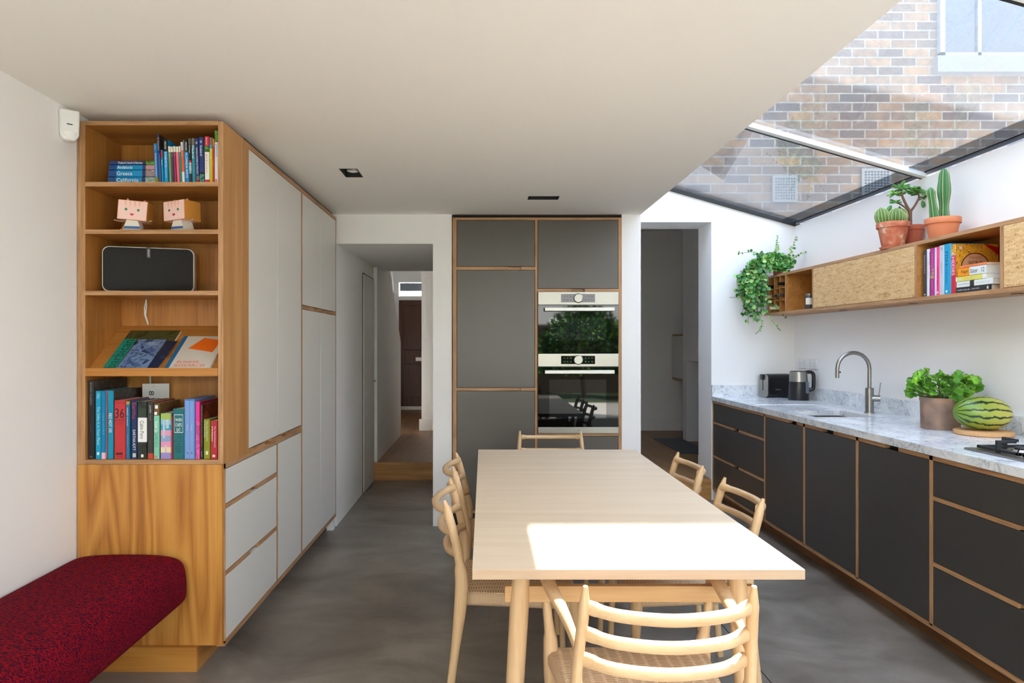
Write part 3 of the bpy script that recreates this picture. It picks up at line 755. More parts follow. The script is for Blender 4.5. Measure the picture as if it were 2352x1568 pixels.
def fu(y1, y0, z0, z1, nm): U(nm, M_dark, XU+.001, XU+.02, y0+.011+g, y1-.011-g, z0+g, z1-g, bev=.0012)
for i in (0, 4):
    y1, y0 = YN[i], YN[i+1]; c = (y0+y1)/2
    a, b_ = y0+.011, y1-(.011 if i else 0)
    for z in ((.672, .69), (.38, .398)): railu(a, b_, z[0], z[1], [(c-.05, c+.05)])
    y1e = y1 if i else y1+.011
    fu(y1e, y0, .69, .849, 'drawer_front'); fu(y1e, y0, .398, .672, 'drawer_front'); fu(y1e, y0, .118, .38, 'drawer_front')
for i in (1, 2, 3, 5, 6): fu(YN[i], YN[i+1], .118, .849, 'door')

# marble worktop with sink opening and a shallow sunk draining area
Xm = XU-.008
xs = [Xm, 2.045, 2.08, 2.46, 2.50, 2.716]; ys = [.74, 4.27, 4.72, 5.17, 5.965]
wt = thing('marble_worktop', 'white veined marble worktop with upstands along the kitchen wall', 'worktop', (2.36, 3.3, .87))
mb = MB().grid(xs, ys, {(2, 1)}, .871, .908, zf=lambda i, j: .904 if (j == 2 and i in (1, 2, 3)) else .908)
mb.build('slab', M_marb, wt)
B(2.695, 2.716, .74, 5.965, .908, 1.005).build('upstand', M_marb, wt); B(Xm, 2.695, 5.945, 5.966, .908, 1.005).build('upstand', M_marb, wt)
sk = thing('sink', 'undermounted stainless steel sink bowl set in the marble worktop', 'sink', (2.27, 4.5, .7))
sb = MB(); x0, x1, y0, y1 = 2.075, 2.465, 4.265, 4.725
sb.box(x0, x1, y0, y1, .70, .705)
for a in ((x0, x0+.004, y0, y1), (x1-.004, x1, y0, y1), (x0, x1, y0, y0+.004), (x0, x1, y1-.004, y1)): sb.box(*a, .70, .8705)
sb.build('bowl', M_steel, sk)
MB().lathe([(.001, 0), (.04, 0), (.042, .003), (.03, .004)], (2.27, 4.5, .705), 24).build('drain', M_chrome, sk)

# mixer tap
tp = thing('mixer_tap', 'brushed steel swan-neck mixer tap beside the sink', 'tap', (2.56, 4.53, .908))
MB().lathe([(.032, 0), (.032, .006), (.0255, .007), (.0255, .165), (.013, .168)], (2.56, 4.53, .908), 24).build('tap_body', M_steel, tp, smooth=True)
pts = [(2.56, 4.53, 1.07), (2.56, 4.53, 1.2)]
for k in range(0, 13):
    th = PI*k/12; pts.append((2.56-.107+.107*math.cos(th), 4.53, 1.2+.107*math.sin(th)))
pts += [(2.346, 4.53, 1.175), (2.346, 4.53, 1.14)]
MB().tube(pts, .0125, 16, up=(0, 1, 0)).build('spout', M_steel, tp, smooth=True)
MB().tube([(2.357, 4.53, 1.178), (2.368, 4.53, 1.178)], .005, 10).build('spray_button', M_blk, tp, smooth=True)
hd = MB().tube([(2.56, 4.53, 1.005), (2.615, 4.50, 1.005)], .021, 20).build('handle_barrel', M_steel, tp, smooth=True)
MB().tube([(2.607, 4.505, 1.02), (2.617, 4.50, 1.11)], .0035, 8).build('lever', M_steel, hd, smooth=True)

# ================================================================ wall shelf unit on the right
XS = 2.45
zs0, zs1 = 1.61, 1.945
sh = thing('wall_shelf_unit', 'long oak wall cabinet with cork doors, open bays and a wine rack', 'wall cabinet', (2.58, 4, 1.6))
def V(name, mat_, *a, bev=0): return B(*a).build(name, mat_, sh, bev=bev)
V('top_panel', M_oaky, XS+.002, XR-.001, 1.98, 5.963, zs1-.02, zs1); V('edge_strip', M_edgy, XS, XS+.002, 1.98, 5.963, zs1-.02, zs1)
V('bottom_panel', M_oaky, XS+.002, XR-.001, 1.98, 5.963, zs0, zs0+.02); V('edge_strip', M_edgy, XS, XS+.002, 1.98, 5.963, zs0, zs0+.02)
V('back_panel', M_oaky, XR-.012, XR-.001, 1.98, 5.963, zs0+.02, zs1-.02)
for (a, b_) in ((5.535, 5.553), (5.078, 5.095), (3.862, 3.882), (3.218, 3.240), (1.98, 2.0)):
    V('divider', M_oaky, XS+.002, XR-.012, a, b_, zs0+.02, zs1-.02); V('edge_strip', M_edgz, XS, XS+.002, a, b_, zs0+.02, zs1-.02)
V('cork_door', M_cork, XS-.001, XS+.015, 3.885, 5.075, zs0+.022, zs1-.022, bev=.001); V('cork_door', M_cork, XS-.001, XS+.015, 2.003, 3.215, zs0+.022, zs1-.022, bev=.001)
wr = MB()
for y in (5.66, 5.766, 5.872): wr.box(XS+.002, XR-.03, y-.0045, y+.0045, zs0+.02, zs1-.02)
for z in (zs0+.02+.098, zs0+.02+.197): wr.box(XS+.002, XR-.03, 5.553, 5.963, z-.0045, z+.0045)
wr.build('wine_rack', M_oakz, sh)
for (y, z) in ((5.534, 1.80), (5.534, 1.72)): 
    MB().lathe([(.001, 0), (.005, 0), (.005, .003)], (2.5, y, z), 10, axis='y').build('peg', M_edgz, sh)
for y in (4.9, 4.1, 3.3): MB().lathe([(.012, -.001), (.024, -.001), (.026, -.004), (.012, -.004)], (2.58, y, zs0), 18).build('under_light', M_steel, sh)
# ================================================================ books
def ink(c): return flat('ink_%d_%d_%d' % tuple(c), c, .55)
def cov(c): return flat('cover_%d_%d_%d' % tuple(c), c, .38, spec=.45)
def photo(name, cols, sc=40):
    if name in MATS: return MATS[name]
    m, n, l, b = newmat(name)
    t = n.new('ShaderNodeTexCoord'); nz = n.new('ShaderNodeTexNoise'); nz.inputs['Scale'].default_value = sc; nz.inputs['Detail'].default_value = 3; nz.inputs['Distortion'].default_value = 1
    l.new(t.outputs['Object'], nz.inputs['Vector'])
    r = ramp(n, [(.3+.4*i/(len(cols)-1), c) for i, c in enumerate(cols)]); r.color_ramp.interpolation = 'B_SPLINE'
    l.new(nz.outputs['Fac'], r.inputs[0]); l.new(r.outputs[0], b.inputs['Base Color']); b.inputs['Roughness'].default_value = .35
    MATS[name] = m; return m
PG = photo('jungle_photo', [(14, 40, 18), (50, 110, 40), (120, 170, 70), (20, 60, 30)])
PD = photo('dark_photo', [(16, 18, 20), (60, 54, 48), (20, 24, 30), (110, 96, 80)])
PP = photo('pink_photo', [(70, 90, 110), (230, 150, 170), (60, 120, 90), (160, 40, 80)], 60)
PS = photo('sky_photo', [(150, 190, 220), (90, 120, 60), (200, 214, 226), (60, 90, 50)])
PB = photo('stone_photo', [(90, 96, 104), (180, 150, 150), (60, 60, 66), (200, 190, 196)], 60)
PF = photo('flower_photo', [(20, 26, 18), (60, 84, 40), (150, 90, 50), (24, 30, 40)], 50)
PL = photo('lit_cafe_photo', [(20, 10, 20), (70, 20, 16), (160, 70, 30), (20, 16, 30)], 30)
PA = photo('aurora_photo', [(14, 24, 54), (20, 60, 80), (90, 200, 170), (14, 24, 54)], 60)
PM = photo('magenta_photo', [(220, 60, 150), (240, 110, 180), (150, 40, 110), (230, 80, 170)], 30)

def book(label, w, h, d, bands, texts=(), loc=(0, 0, 0), rot=(0, 0, 0), side=None, group=None, name='book', depth_in=.0, marks=()):
    """bands: list of (fraction of the height counted from the top, colour or material); spine on -Y, thickness along +X, height +Z"""
    o = thing(name, label, 'book', loc, rot, group)
    mats = [side if side is not None else (bands[-1][1] if not isinstance(bands[-1][1], tuple) else cov(bands[-1][1]))]
    if isinstance(mats[0], tuple): mats[0] = cov(mats[0])
    cm = MB(); t = .0018
    r_ = min(.0035, w*.22)
    cm.box(0, t, r_, d, 0, h, 0).box(w-t, w, r_, d, 0, h, 0)
    z = h
    zz = [h]
    for fr, c in bands: zz.append(h - h*fr)
    zz[-1] = 0
    for i, (fr, c) in enumerate(bands):
        mm = c if not isinstance(c, tuple) else cov(c)
        if mm not in mats: mats.append(mm)
        mi = mats.index(mm)
        cm.prism([(0, r_), (r_*.6, 0), (w-r_*.6, 0), (w, r_), (w, r_+.001), (0, r_+.001)], zz[i+1], zz[i], 'z', mi)
    cm.build('cover', mats, o, world=False)
    B(t, w-t, r_+.001, d-.003, .002, h-.002).build('pages', M_page, o, world=False)
    for tx in texts:
        s, zc, L, col, hgt = tx[:5]
        ori = tx[5] if len(tx) > 5 else 'v'
        xc = w*(tx[6] if len(tx) > 6 else .5)
        if ori == 'v': lettering(s, ink(col), o, (xc, -.0003, h*zc), (0, 0, -1), (1, 0, 0), h*L, w*hgt)
        else: lettering(s, ink(col), o, (xc, -.0003, h*zc), (1, 0, 0), (0, 0, 1), w*L, w*hgt)
    for (z0_, z1_, x0_, x1_, col) in marks:
        B(w*x0_, w*x1_, -.0004, 0, h*z0_, h*z1_).build('spine_mark', col if not isinstance(col, tuple) else cov(col), o, world=False)
    return o

def X0(u): return (u-1111)/545.5
k_ = 1/(10.456*545.5)
GT = 'travel guides on the top shelf'
zs = 2.0475
WH = (235, 238, 240)
def top(label, pxl, wpx, hpx, topl, bands, texts=(), d=.13, y=2.88, **kw):
    lean = math.atan((pxl-topl)/hpx)
    return book(label, wpx*k_, hpx*k_, d, bands, texts, loc=(X0(330+pxl/10.456), y, zs), rot=(0, -lean, 0), group=GT, **kw)
top('slim blue guidebook leaning right of the flat stack, olive foot on its spine', 250, 92, 940, 215, [(.865, (10, 110, 180)), (1, (120, 120, 40))], [('SHORTER RAILWAY EXCURSIONS', .45, .6, WH, .32), ('edition', .9, .12, WH, .25)])
top('tall navy guidebook to Corsica with yellow lettering', 358, 50, 1165, 302, [(.4, (26, 40, 110)), (1, (60, 86, 150))], [('O Corsica', .8, .36, (240, 215, 60), .7)], side=PD, d=.14)
top('thin bright blue pocket guide with a red label at its top, beside the Yosemite guide', 422, 46, 785, 388, [(1, (0, 140, 185))], [('Rhodes', .6, .17, WH, .5)], marks=[(.76, .96, .15, .9, (200, 40, 50))])
top('blue guidebook to Yosemite with a black top band', 478, 98, 1040, 452, [(.28, (24, 24, 26)), (1, (0, 140, 205))], [('MOON', .86, .17, WH, .45), ('YOSEMITE', .54, .36, WH, .52), ('SEQUOIA & KINGS CANYON', .24, .24, WH, .3)])
for i, (nm, c, a, b_, w_) in enumerate([('sage green', (118, 152, 104), 600, 565, 58), ('dark plum', (78, 58, 82), 664, 627, 52), ('burgundy', (146, 52, 88), 724, 686, 56), ('salmon pink', (238, 108, 128), 790, 748, 64), ('teal', (22, 146, 136), 868, 818, 44)]):
    top('%s notebook-like city guide with a cream top band' % nm, b_+35 if False else a, w_, 872-8*(i % 2), b_, [(.155, (226, 222, 206)), (1, c)], [('CITY', .76, .1, (215, 215, 205), .28), ('o', .93, .3, (60, 60, 60), .3, 'h')], d=.105, side=cov(c))
top('white and orange spined guide with a black top', 912, 58, 1035, 862, [(.06, (30, 30, 34)), (.25, (214, 214, 214)), (.75, (232, 92, 44)), (1, (224, 220, 220))], [('TOP 10', .84, .14, (70, 110, 150), .5), ('BARCELONA', .68, .18, (240, 170, 150), .5)])
top('bright blue guidebook to the Florida Keys with a black top band', 988, 92, 1025, 952, [(.28, (24, 24, 26)), (1, (0, 140, 210))], [('MOON', .85, .19, WH, .45), ('FLORIDA KEYS', .4, .58, WH, .5)])
top('black topped city guide to Chicago with a sky photo low on its spine', 1084, 64, 1062, 1048, [(.13, (96, 92, 84)), (.5, (24, 22, 22)), (.55, (205, 40, 44)), (.8, PS), (1, PD)], [('Chicago', .76, .22, WH, .6), ('BE', .33, .12, WH, .6)])
top('teal spined city guide to Madrid', 1152, 82, 1066, 1122, [(.17, (104, 102, 94)), (1, (44, 130, 150))], [('Madrid', .69, .28, WH, .62)])
top('navy guidebook to Hong Kong and Macau', 1242, 90, 1062, 1208, [(.85, (34, 50, 112)), (.94, (110, 106, 104)), (1, (130, 34, 44))], [('HONG KONG & MACAU', .49, .6, WH, .46), ('o', .9, .5, WH, .6, 'h')])
top('navy guidebook to Iceland with northern lights at the foot of its spine', 1334, 112, 1092, 1302, [(.76, (38, 56, 116)), (.82, (20, 26, 40)), (1, PA)], [('Iceland', .7, .22, WH, .52), ('o', .9, .45, WH, .5, 'h')])
top('white spined guidebook to Bali and Lombok with red ends', 1452, 116, 1107, 1440, [(.2, (212, 40, 66)), (.335, PG), (.935, (226, 226, 222)), (1, (200, 40, 60))], [("Essential", .9, .14, WH, .3), ('Bali & Lombok', .41, .4, (224, 110, 120), .36)])
top('mustard yellow guide to Hong Kong with a grey top', 1573, 70, 1083, 1562, [(.16, (112, 108, 98)), (.24, (70, 150, 190)), (1, (196, 186, 16))], [('Hong Kong', .64, .2, WH, .5), ('Encounter', .35, .4, (224, 220, 150), .3)])
top('very thin red guide between the yellow guide and the white Japan book', 1648, 38, 1050, 1640, [(.17, (224, 110, 40)), (1, (196, 40, 52))], [('walking guide', .45, .5, (240, 160, 150), .5)])
top('tall white book about Japan with a green photo at its top, against the bookcase side', 1688, 96, 1254, 1682, [(.225, PG), (1, (222, 224, 226))], [('JAPAN', .62, .32, (60, 160, 200), .66)], marks=[(.01, .07, .2, .6, (224, 120, 130))], d=.15)
# flat stack: read left to right
k5 = 1/(5.227*545.5)
def flatbook(label, x0, x1, y1, y0, bands, texts, base):
    L = (x1-x0)*k5; th = (y1-y0)*k5
    # local height runs to the left end = top of the spine
    o = book(label, th, L, .125, bands, texts, loc=(X0(150+x1/5.227), 2.885, base), rot=(0, -PI/2, 0), group='guidebooks lying flat on the top shelf')
    return base+th+.0004
zb_ = zs
zb_ = flatbook('blue California guidebook, lowest of the flat stack', 493, 1065, 927, 857, [(.17, (20, 70, 130)), (.72, (0, 130, 185)), (.79, (28, 50, 100)), (1, PS)], [('California', .585, .46, WH, .62), ('o', .92, .5, WH, .05)], zb_)
zb_ = flatbook('blue Greece guidebook, second from the bottom of the flat stack', 500, 1060, 853, 768, [(.17, (20, 70, 130)), (.73, (0, 130, 185)), (.8, (28, 50, 100)), (1, PB)], [('Greece', .65, .33, WH, .55)], zb_)
zb_ = flatbook('blue Andalucia guidebook, third from the bottom of the flat stack', 508, 1060, 763, 703, [(.17, (20, 70, 130)), (.73, (0, 130, 185)), (.8, (28, 50, 100)), (1, PP)], [('Andalucía', .65, .33, WH, .6)], zb_)
zb_ = flatbook('navy guidebook to Thai islands and beaches, topmost of the flat stack', 512, 1058, 698, 650, [(.75, (34, 54, 112)), (.81, (40, 40, 44)), (1, PG)], [("Thailand's Islands & Beaches", .54, .54, WH, .55)], zb_)

# ---- bottom shelf
k6 = 1/(6.03*545.5)
zs = .8815
GB = 'art and cookery books on the lowest shelf'
def low(label, x0, x1, ytop, bands, texts=(), d=.2, y=2.882, ybot=1302, **kw):
    return book(label, (x1-x0)*k6, (ybot-ytop)*k6, d, bands, texts, loc=(X0(170+x0/6.03), y, zs), group=GB, **kw)
low('tall black photography book with a thin grey title, tallest on the lowest shelf', 172, 270, 215, [(1, (34, 33, 34))], [('BONDI CLASSIC', .83, .29, (150, 146, 142), .28), ('a surf album', .4, .2, (110, 106, 104), .12), ('CVA', .03, .4, (170, 166, 160), .25, 'h')], d=.265, side=PD)
low('wide cyan book with ornate pale title, second on the lowest shelf', 281, 358, 360, [(1, (0, 150, 190))], [('The Selby Is in Your Place', .49, .56, (190, 224, 226), .6), ('Selby', .93, .08, (190, 224, 226), .7)], d=.25, marks=[(.06, .1, .3, .7, (220, 236, 236))])
low('blue book about hotels with a pale pink foot', 361, 420, 365, [(.905, (0, 120, 170)), (1, (232, 184, 204))], [('LOVE HOTELS', .52, .31, (90, 180, 210), .42)], d=.25)
low('cyan art book with bold white title and a leaning cover beside it', 452, 530, 356, [(1, (0, 138, 172))], [('RED HOT 100', .53, .28, WH, .55)], d=.24, side=PD)
low('thick red travel book with a large black 36', 540, 700, 488, [(1, (190, 52, 58))], [('36', .78, .78, (30, 22, 24), .85, 'h'), ('HOURS', .66, .78, (50, 20, 24), .2, 'h'), ('New York Times', .955, .85, (70, 24, 26), .1, 'h'), ('125 weekends', .61, .7, (60, 20, 24), .07, 'h'), ('in Europe', .59, .5, (60, 20, 24), .07, 'h'), ('TASCHEN', .04, .6, (90, 30, 34), .1, 'h')], d=.2, marks=[(.07, .11, .15, .75, (90, 24, 30))])
low('slim mid-blue design monograph with lowercase title', 704, 756, 503, [(.05, (180, 150, 60)), (1, (44, 110, 148))], [('matali crasset', .73, .32, (170, 220, 236), .5), ('spatial activator', .32, .3, (130, 180, 200), .3)], d=.18)
low('navy blue book with red scrawled name and white capitals', 780, 860, 507, [(1, (28, 46, 92))], [('EARTHA KITT', .33, .36, WH, .45), ('Eartha', .84, .28, (180, 50, 70), .7)], d=.2, marks=[(.03, .1, .25, .8, (190, 190, 180))])
low('dark forest-green book with a large white spine label', 866, 994, 505, [(.28, photo('forest_photo', [(14, 20, 16), (34, 46, 38), (60, 78, 60)], 20)), (.705, (232, 234, 232)), (1, photo('forest_photo', [(14, 20, 16)]))], [('Cabin Porn', .51, .31, (30, 30, 30), .42)], d=.19, marks=[(.03, .08, .4, .65, (230, 230, 230))])
low('dark grey book with a red diagonal foot, beside the gardening book', 1003, 1085, 510, [(.9, (54, 54, 54)), (1, (180, 66, 44))], [('paradise', .87, .13, (220, 220, 214), .34), ('style', .72, .12, (140, 140, 136), .3), ('design', .3, .2, (110, 110, 108), .16)], d=.2)
low('mint green gardening book with daisies at the top of its spine', 1090, 1170, 525, [(.225, PF), (1, (126, 196, 168))], [('how to', .57, .2, WH, .6), ('GARDEN', .35, .26, (50, 140, 116), .6)], d=.2, side=PF, marks=[(.9, .96, .25, .75, WH), (.79, .84, .15, .6, WH), (.02, .06, .15, .6, (220, 110, 110))])
low('pastel striped book on Japanese houses', 1183, 1332, 668, [(.135, (156, 186, 92)), (.25, (120, 190, 216)), (.37, (30, 160, 190)), (.49, (222, 150, 184)), (.62, (134, 158, 196)), (.74, (218, 146, 184)), (.86, (224, 210, 170)), (1, (150, 136, 196))], [('JAPANESE HOUSES', .66, .38, (40, 60, 70), .12, 'v', .35), ('JUTAKU', .75, .16, (40, 60, 70), .12, 'v', .65), ('PHAIDON', .2, .15, (190, 140, 150), .1)], d=.15, marks=[(.46, .86, .25, .45, (196, 214, 222)), (.67, .86, .55, .78, (196, 214, 222)), (.14, .3, .4, .6, (214, 196, 200))])
low('thin red paperback squeezed against the teal book', 1336, 1354, 712, [(1, (176, 34, 50))], [('stories', .4, .4, (220, 90, 100), .5)], d=.15)
o = low('thick teal restaurant guide with a boxed white title', 1358, 1518, 605, [(1, (22, 106, 112))], [('WHERE', .78, .58, WH, .3, 'h'), ('CHEFS', .68, .58, WH, .3, 'h'), ('EAT', .58, .34, WH, .3, 'h'), ('A GUIDE', .48, .42, (10, 50, 56), .08, 'h'), ('TO CHEFS', .44, .5, (10, 50, 56), .09, 'h'), ('FAVOURITE', .4, .5, (10, 50, 56), .09, 'h'), ('RESTAURANTS', .355, .66, (10, 50, 56), .09, 'h'), ('The', .3, .3, (8, 40, 48), .15, 'h'), ('Ultimate', .25, .6, (8, 40, 48), .17, 'h'), ('Insiders', .2, .6, (8, 40, 48), .17, 'h'), ('Guide', .15, .5, (8, 40, 48), .17, 'h')], d=.19)
w_, h_ = 160*k6, 697*k6
fb = MB()
for a in ((.12, .88, .875, .885), (.12, .88, .525, .535), (.12, .14, .525, .885), (.86, .88, .525, .885)): fb.box(w_*a[0], w_*a[1], -.0005, 0, h_*a[2], h_*a[3])
fb.build('title_frame', ink(WH), o, world=False)
# slipcase holding two volumes
sc_ = thing('book_slipcase', 'sky blue slipcase with two matching volumes and a red line between them', 'slipcase', (X0(170+1526/6.03), 2.878, zs))
w_, h_ = 138*k6, 832*k6; cb_ = cov((100, 144, 208))
B(0, .003, 0, .22, 0, h_).box(w_-.003, w_, 0, .22, 0, h_).box(.003, w_-.003, 0, .22, h_-.003, h_).box(.003, w_-.003, 0, .22, 0, .003).build('case', cb_, sc_, world=False)
for i in range(2):
    x = .0034+i*(w_/2-.0032)
    bo = thing('book', 'sky blue volume %s' % ('in the slipcase, beside the teal restaurant guide' if not i else 'in the slipcase, beside the bright magenta book'), 'book', (X0(170+1526/6.03)+x, 2.879, zs+.0032), group='matching volumes in the blue slipcase')
    B(0, w_/2-.0042, 0, .2, 0, h_-.008).build('cover', cov((112, 156, 216)), bo, world=False)
    lettering('Twenty', ink((190, 214, 240)), bo, ((w_/2-.004)/2, -.0004, h_*.52), (0, 0, -1), (1, 0, 0), h_*.17, w_*.14)
    lettering('A', ink((20, 40, 80)), bo, ((w_/2-.004)/2, -.0004, h_*.09), (1, 0, 0), (0, 0, 1), w_*.18, w_*.2)
B(w_/2-.0012, w_/2-.0002, .0005, .002, .004, h_*.84).build('red_line', cov((220, 90, 110)), sc_, world=False)
low('bright magenta book with a blurred photo on the lower half of its spine', 1668, 1729, 505, [(.35, (226, 50, 150)), (1, PM)], [], d=.22, side=cov((150, 30, 70)))
low('black book with small orange capitals near the right end of the lowest shelf', 1734, 1779, 545, [(1, (30, 26, 26))], [('LEARN THE DREAM OF SOCIAL DEPENDENCY', .6, .75, (196, 90, 40), .4), ('aperture', .09, .1, (200, 200, 200), .3)], d=.22, side=PL)
low('small olive green visual dictionary', 1784, 1874, 752, [(1, (128, 136, 20))], [('The Visual Dictionary', .7, .5, (238, 238, 214), .24, 'v', .52), ('of Graphic Design', .75, .42, (238, 238, 214), .24, 'v', .2)], d=.17, marks=[(.11, .2, .35, .7, (224, 224, 200))])
low('small red visual dictionary against the bookcase side', 1880, 1978, 772, [(1, (176, 36, 52))], [('The Visual Dictionary', .58, .56, WH, .22, 'v', .62), ('of Architecture', .66, .4, WH, .22, 'v', .28)], d=.17, marks=[(.05, .11, .3, .65, (230, 220, 200))])
# grey catalogue standing at the back, its cover to the front
gc = thing('catalogue', 'large pale grey catalogue standing behind the red book, black figure 8 on its cover', 'book', (X0(170+555/6.03)+.01, 3.095, zs), (0, 0, math.radians(14)))
B(0, .112, -.004, .004, 0, .305).build('cover', cov((196, 196, 194)), gc, world=False); B(.002, .11, .004, .0055, .002, .303).build('pages', M_page, gc, world=False)
lettering('8', ink((24, 24, 24)), gc, (.038, -.0045, .262), (0, 0, -1), (1, 0, 0), .03, .022)
lettering('ALSO', ink((60, 60, 60)), gc, (.045, -.0045, .292), (1, 0, 0), (0, 0, 1), .012, .004)
# cables at the back of the bays
cbm = MB().tube([(-1.552, 3.14, 1.572), (-1.552, 3.142, 1.54), (-1.558, 3.145, 1.50), (-1.545, 3.145, 1.458)], .0035, 8).tube([(-1.553, 3.14, 1.572), (-1.562, 3.143, 1.535), (-1.562, 3.145, 1.50), (-1.546, 3.145, 1.456)], .0025, 8)
tag(cbm.build('white_cable', M_wplas, smooth=True, loc=(-1.55, 3.14, 1.5)), 'thin white cable loop hanging under the speaker shelf', 'cable')
tag(MB().tube([(-1.542, 3.14, 1.432), (-1.54, 3.145, 1.36), (-1.535, 3.145, 1.15)], .004, 8).build('white_cable', M_wplas, smooth=True, loc=(-1.54, 3.14, 1.3)), 'short white cable dropping behind the books on the lowest shelf', 'cable')

# ---------------------------------------------------------------- magazines on the sloping shelf
# frame on the slope: origin at the lip, x to the right, s up the slope
ang = math.atan2(.196, .277)
def slope_thing(name, label, x, s0, shear=0, grp=None, lift=0):
    base = Vector((x, Y0+.0135, 1.2555)) + Vector((0, math.cos(ang), math.sin(ang)))*s0 + Vector((0, -math.sin(ang), math.cos(ang)))*lift
    return thing(name, label, 'magazine', base, (ang, 0, shear), grp)
mg = slope_thing('magazine', 'large magazine with a teal title strip reading barbican on the sloping shelf', -1.606, 0, 0)
W_, H_ = .228, .285
B(0, W_, 0, H_, 0, .009).build('pages', M_page, mg, world=False)
B(-.0005, W_+.0005, 0, H_+.0005, .009, .0097).build('cover', photo('park_photo', [(16, 18, 12), (56, 70, 30), (90, 84, 50), (20, 50, 44)], 24), mg, world=False)
B(0, .056, 0, H_*.76, .0097, .0101).build('title_strip', cov((0, 134, 118)), mg, world=False)
lettering('barbican', ink((14, 62, 62)), mg, (.028, H_*.37, .0103), (0, 1, 0), (-1, 0, 0), H_*.72, .044)
ml = slope_thing('leaflet', 'blue theatre leaflet lying on the large magazine', -1.545, .0, -.02, lift=.0104)
B(0, .128, 0, .212, 0, .0012).build('cover', photo('theatre_photo', [(20, 30, 60), (60, 90, 140), (130, 160, 200), (24, 34, 60)], 30), ml, world=False)
lettering('National\nTheatre', ink((230, 232, 236)), ml, (.082, .18, .0014), (1, 0, 0), (0, 1, 0), .05, .018)
ml = slope_thing('leaflet', 'darker blue leaflet half hidden behind the theatre leaflet', -1.42, .0, -.06, lift=.0104)
B(.004, .05, 0, .2, 0, .001).build('cover', photo('night_photo', [(10, 14, 30), (30, 50, 90), (10, 12, 20), (60, 80, 110)], 40), ml, world=False)
bk = slope_thing('book', 'pale grey book with an orange shape and blue spine edge on the sloping shelf', -1.343, 0, 0)
bk['category'] = 'book'
W_, H_ = .19, .235
B(0, W_, 0, H_, 0, .012).build('pages', M_page, bk, world=False)
B(0, W_, 0, H_, .012, .0128).build('cover', cov((206, 200, 190)), bk, world=False)
B(-.001, .017, -.0004, H_+.0002, -.0001, .0132).build('spine', cov((28, 100, 150)), bk, world=False)
MB().prism([(.05, H_*.6), (.165, H_*.48), (.19*.93, H_*.86), (.095, H_*.94)], .0129, .0133, 'z').build('orange_shape', cov((232, 108, 30)), bk, world=False)
lettering('BUNKER', ink((232, 90, 34)), bk, (.085, .042, .0131), (1, 0, 0), (0, 1, 0), .095, .016)
lettering('RESEARCH', ink((232, 90, 34)), bk, (.098, .018, .0131), (1, 0, 0), (0, 1, 0), .125, .018)

# ---------------------------------------------------------------- speaker
sp_ = thing('speaker', 'black fabric fronted loudspeaker with a thin white rim on the third shelf', 'speaker', (-1.632, 2.915, 1.5915), (0, 0, math.radians(17)))
def rrect(w, h, r, n_=6, sag=.0):
    pts = []
    for (cx, cz, a0) in ((w-r, r, -90), (w-r, h-r, 0), (r, h-r, 90), (r, r, 180)):
        for k in range(n_+1):
            a = math.radians(a0+90*k/n_); pts.append((cx+r*math.cos(a), cz+r*math.sin(a)))
    return pts
w_, h_ = .366, .196
MB().prism(rrect(w_, h_, .028), .006, .105, 'y').build('cabinet', M_wplas, sp_, world=False, bev=.004)
MB().prism([(x*.976+.0045, z*.955+.0045) for x, z in rrect(w_, h_, .027)], 0, .008, 'y').build('grille', flat('black_speaker_cloth', (34, 34, 34), .9, bump=.5, bscale=600), sp_, world=False, bev=.002)
B(w_/2-.007, w_/2+.007, -.0012, .0, h_-.046, h_-.002).build('badge', M_bplas, sp_, world=False)
lettering('SONOS', ink((210, 210, 206)), sp_, (w_/2, -.0014, h_-.026), (0, 0, 1), (-1, 0, 0), .03, .0058)

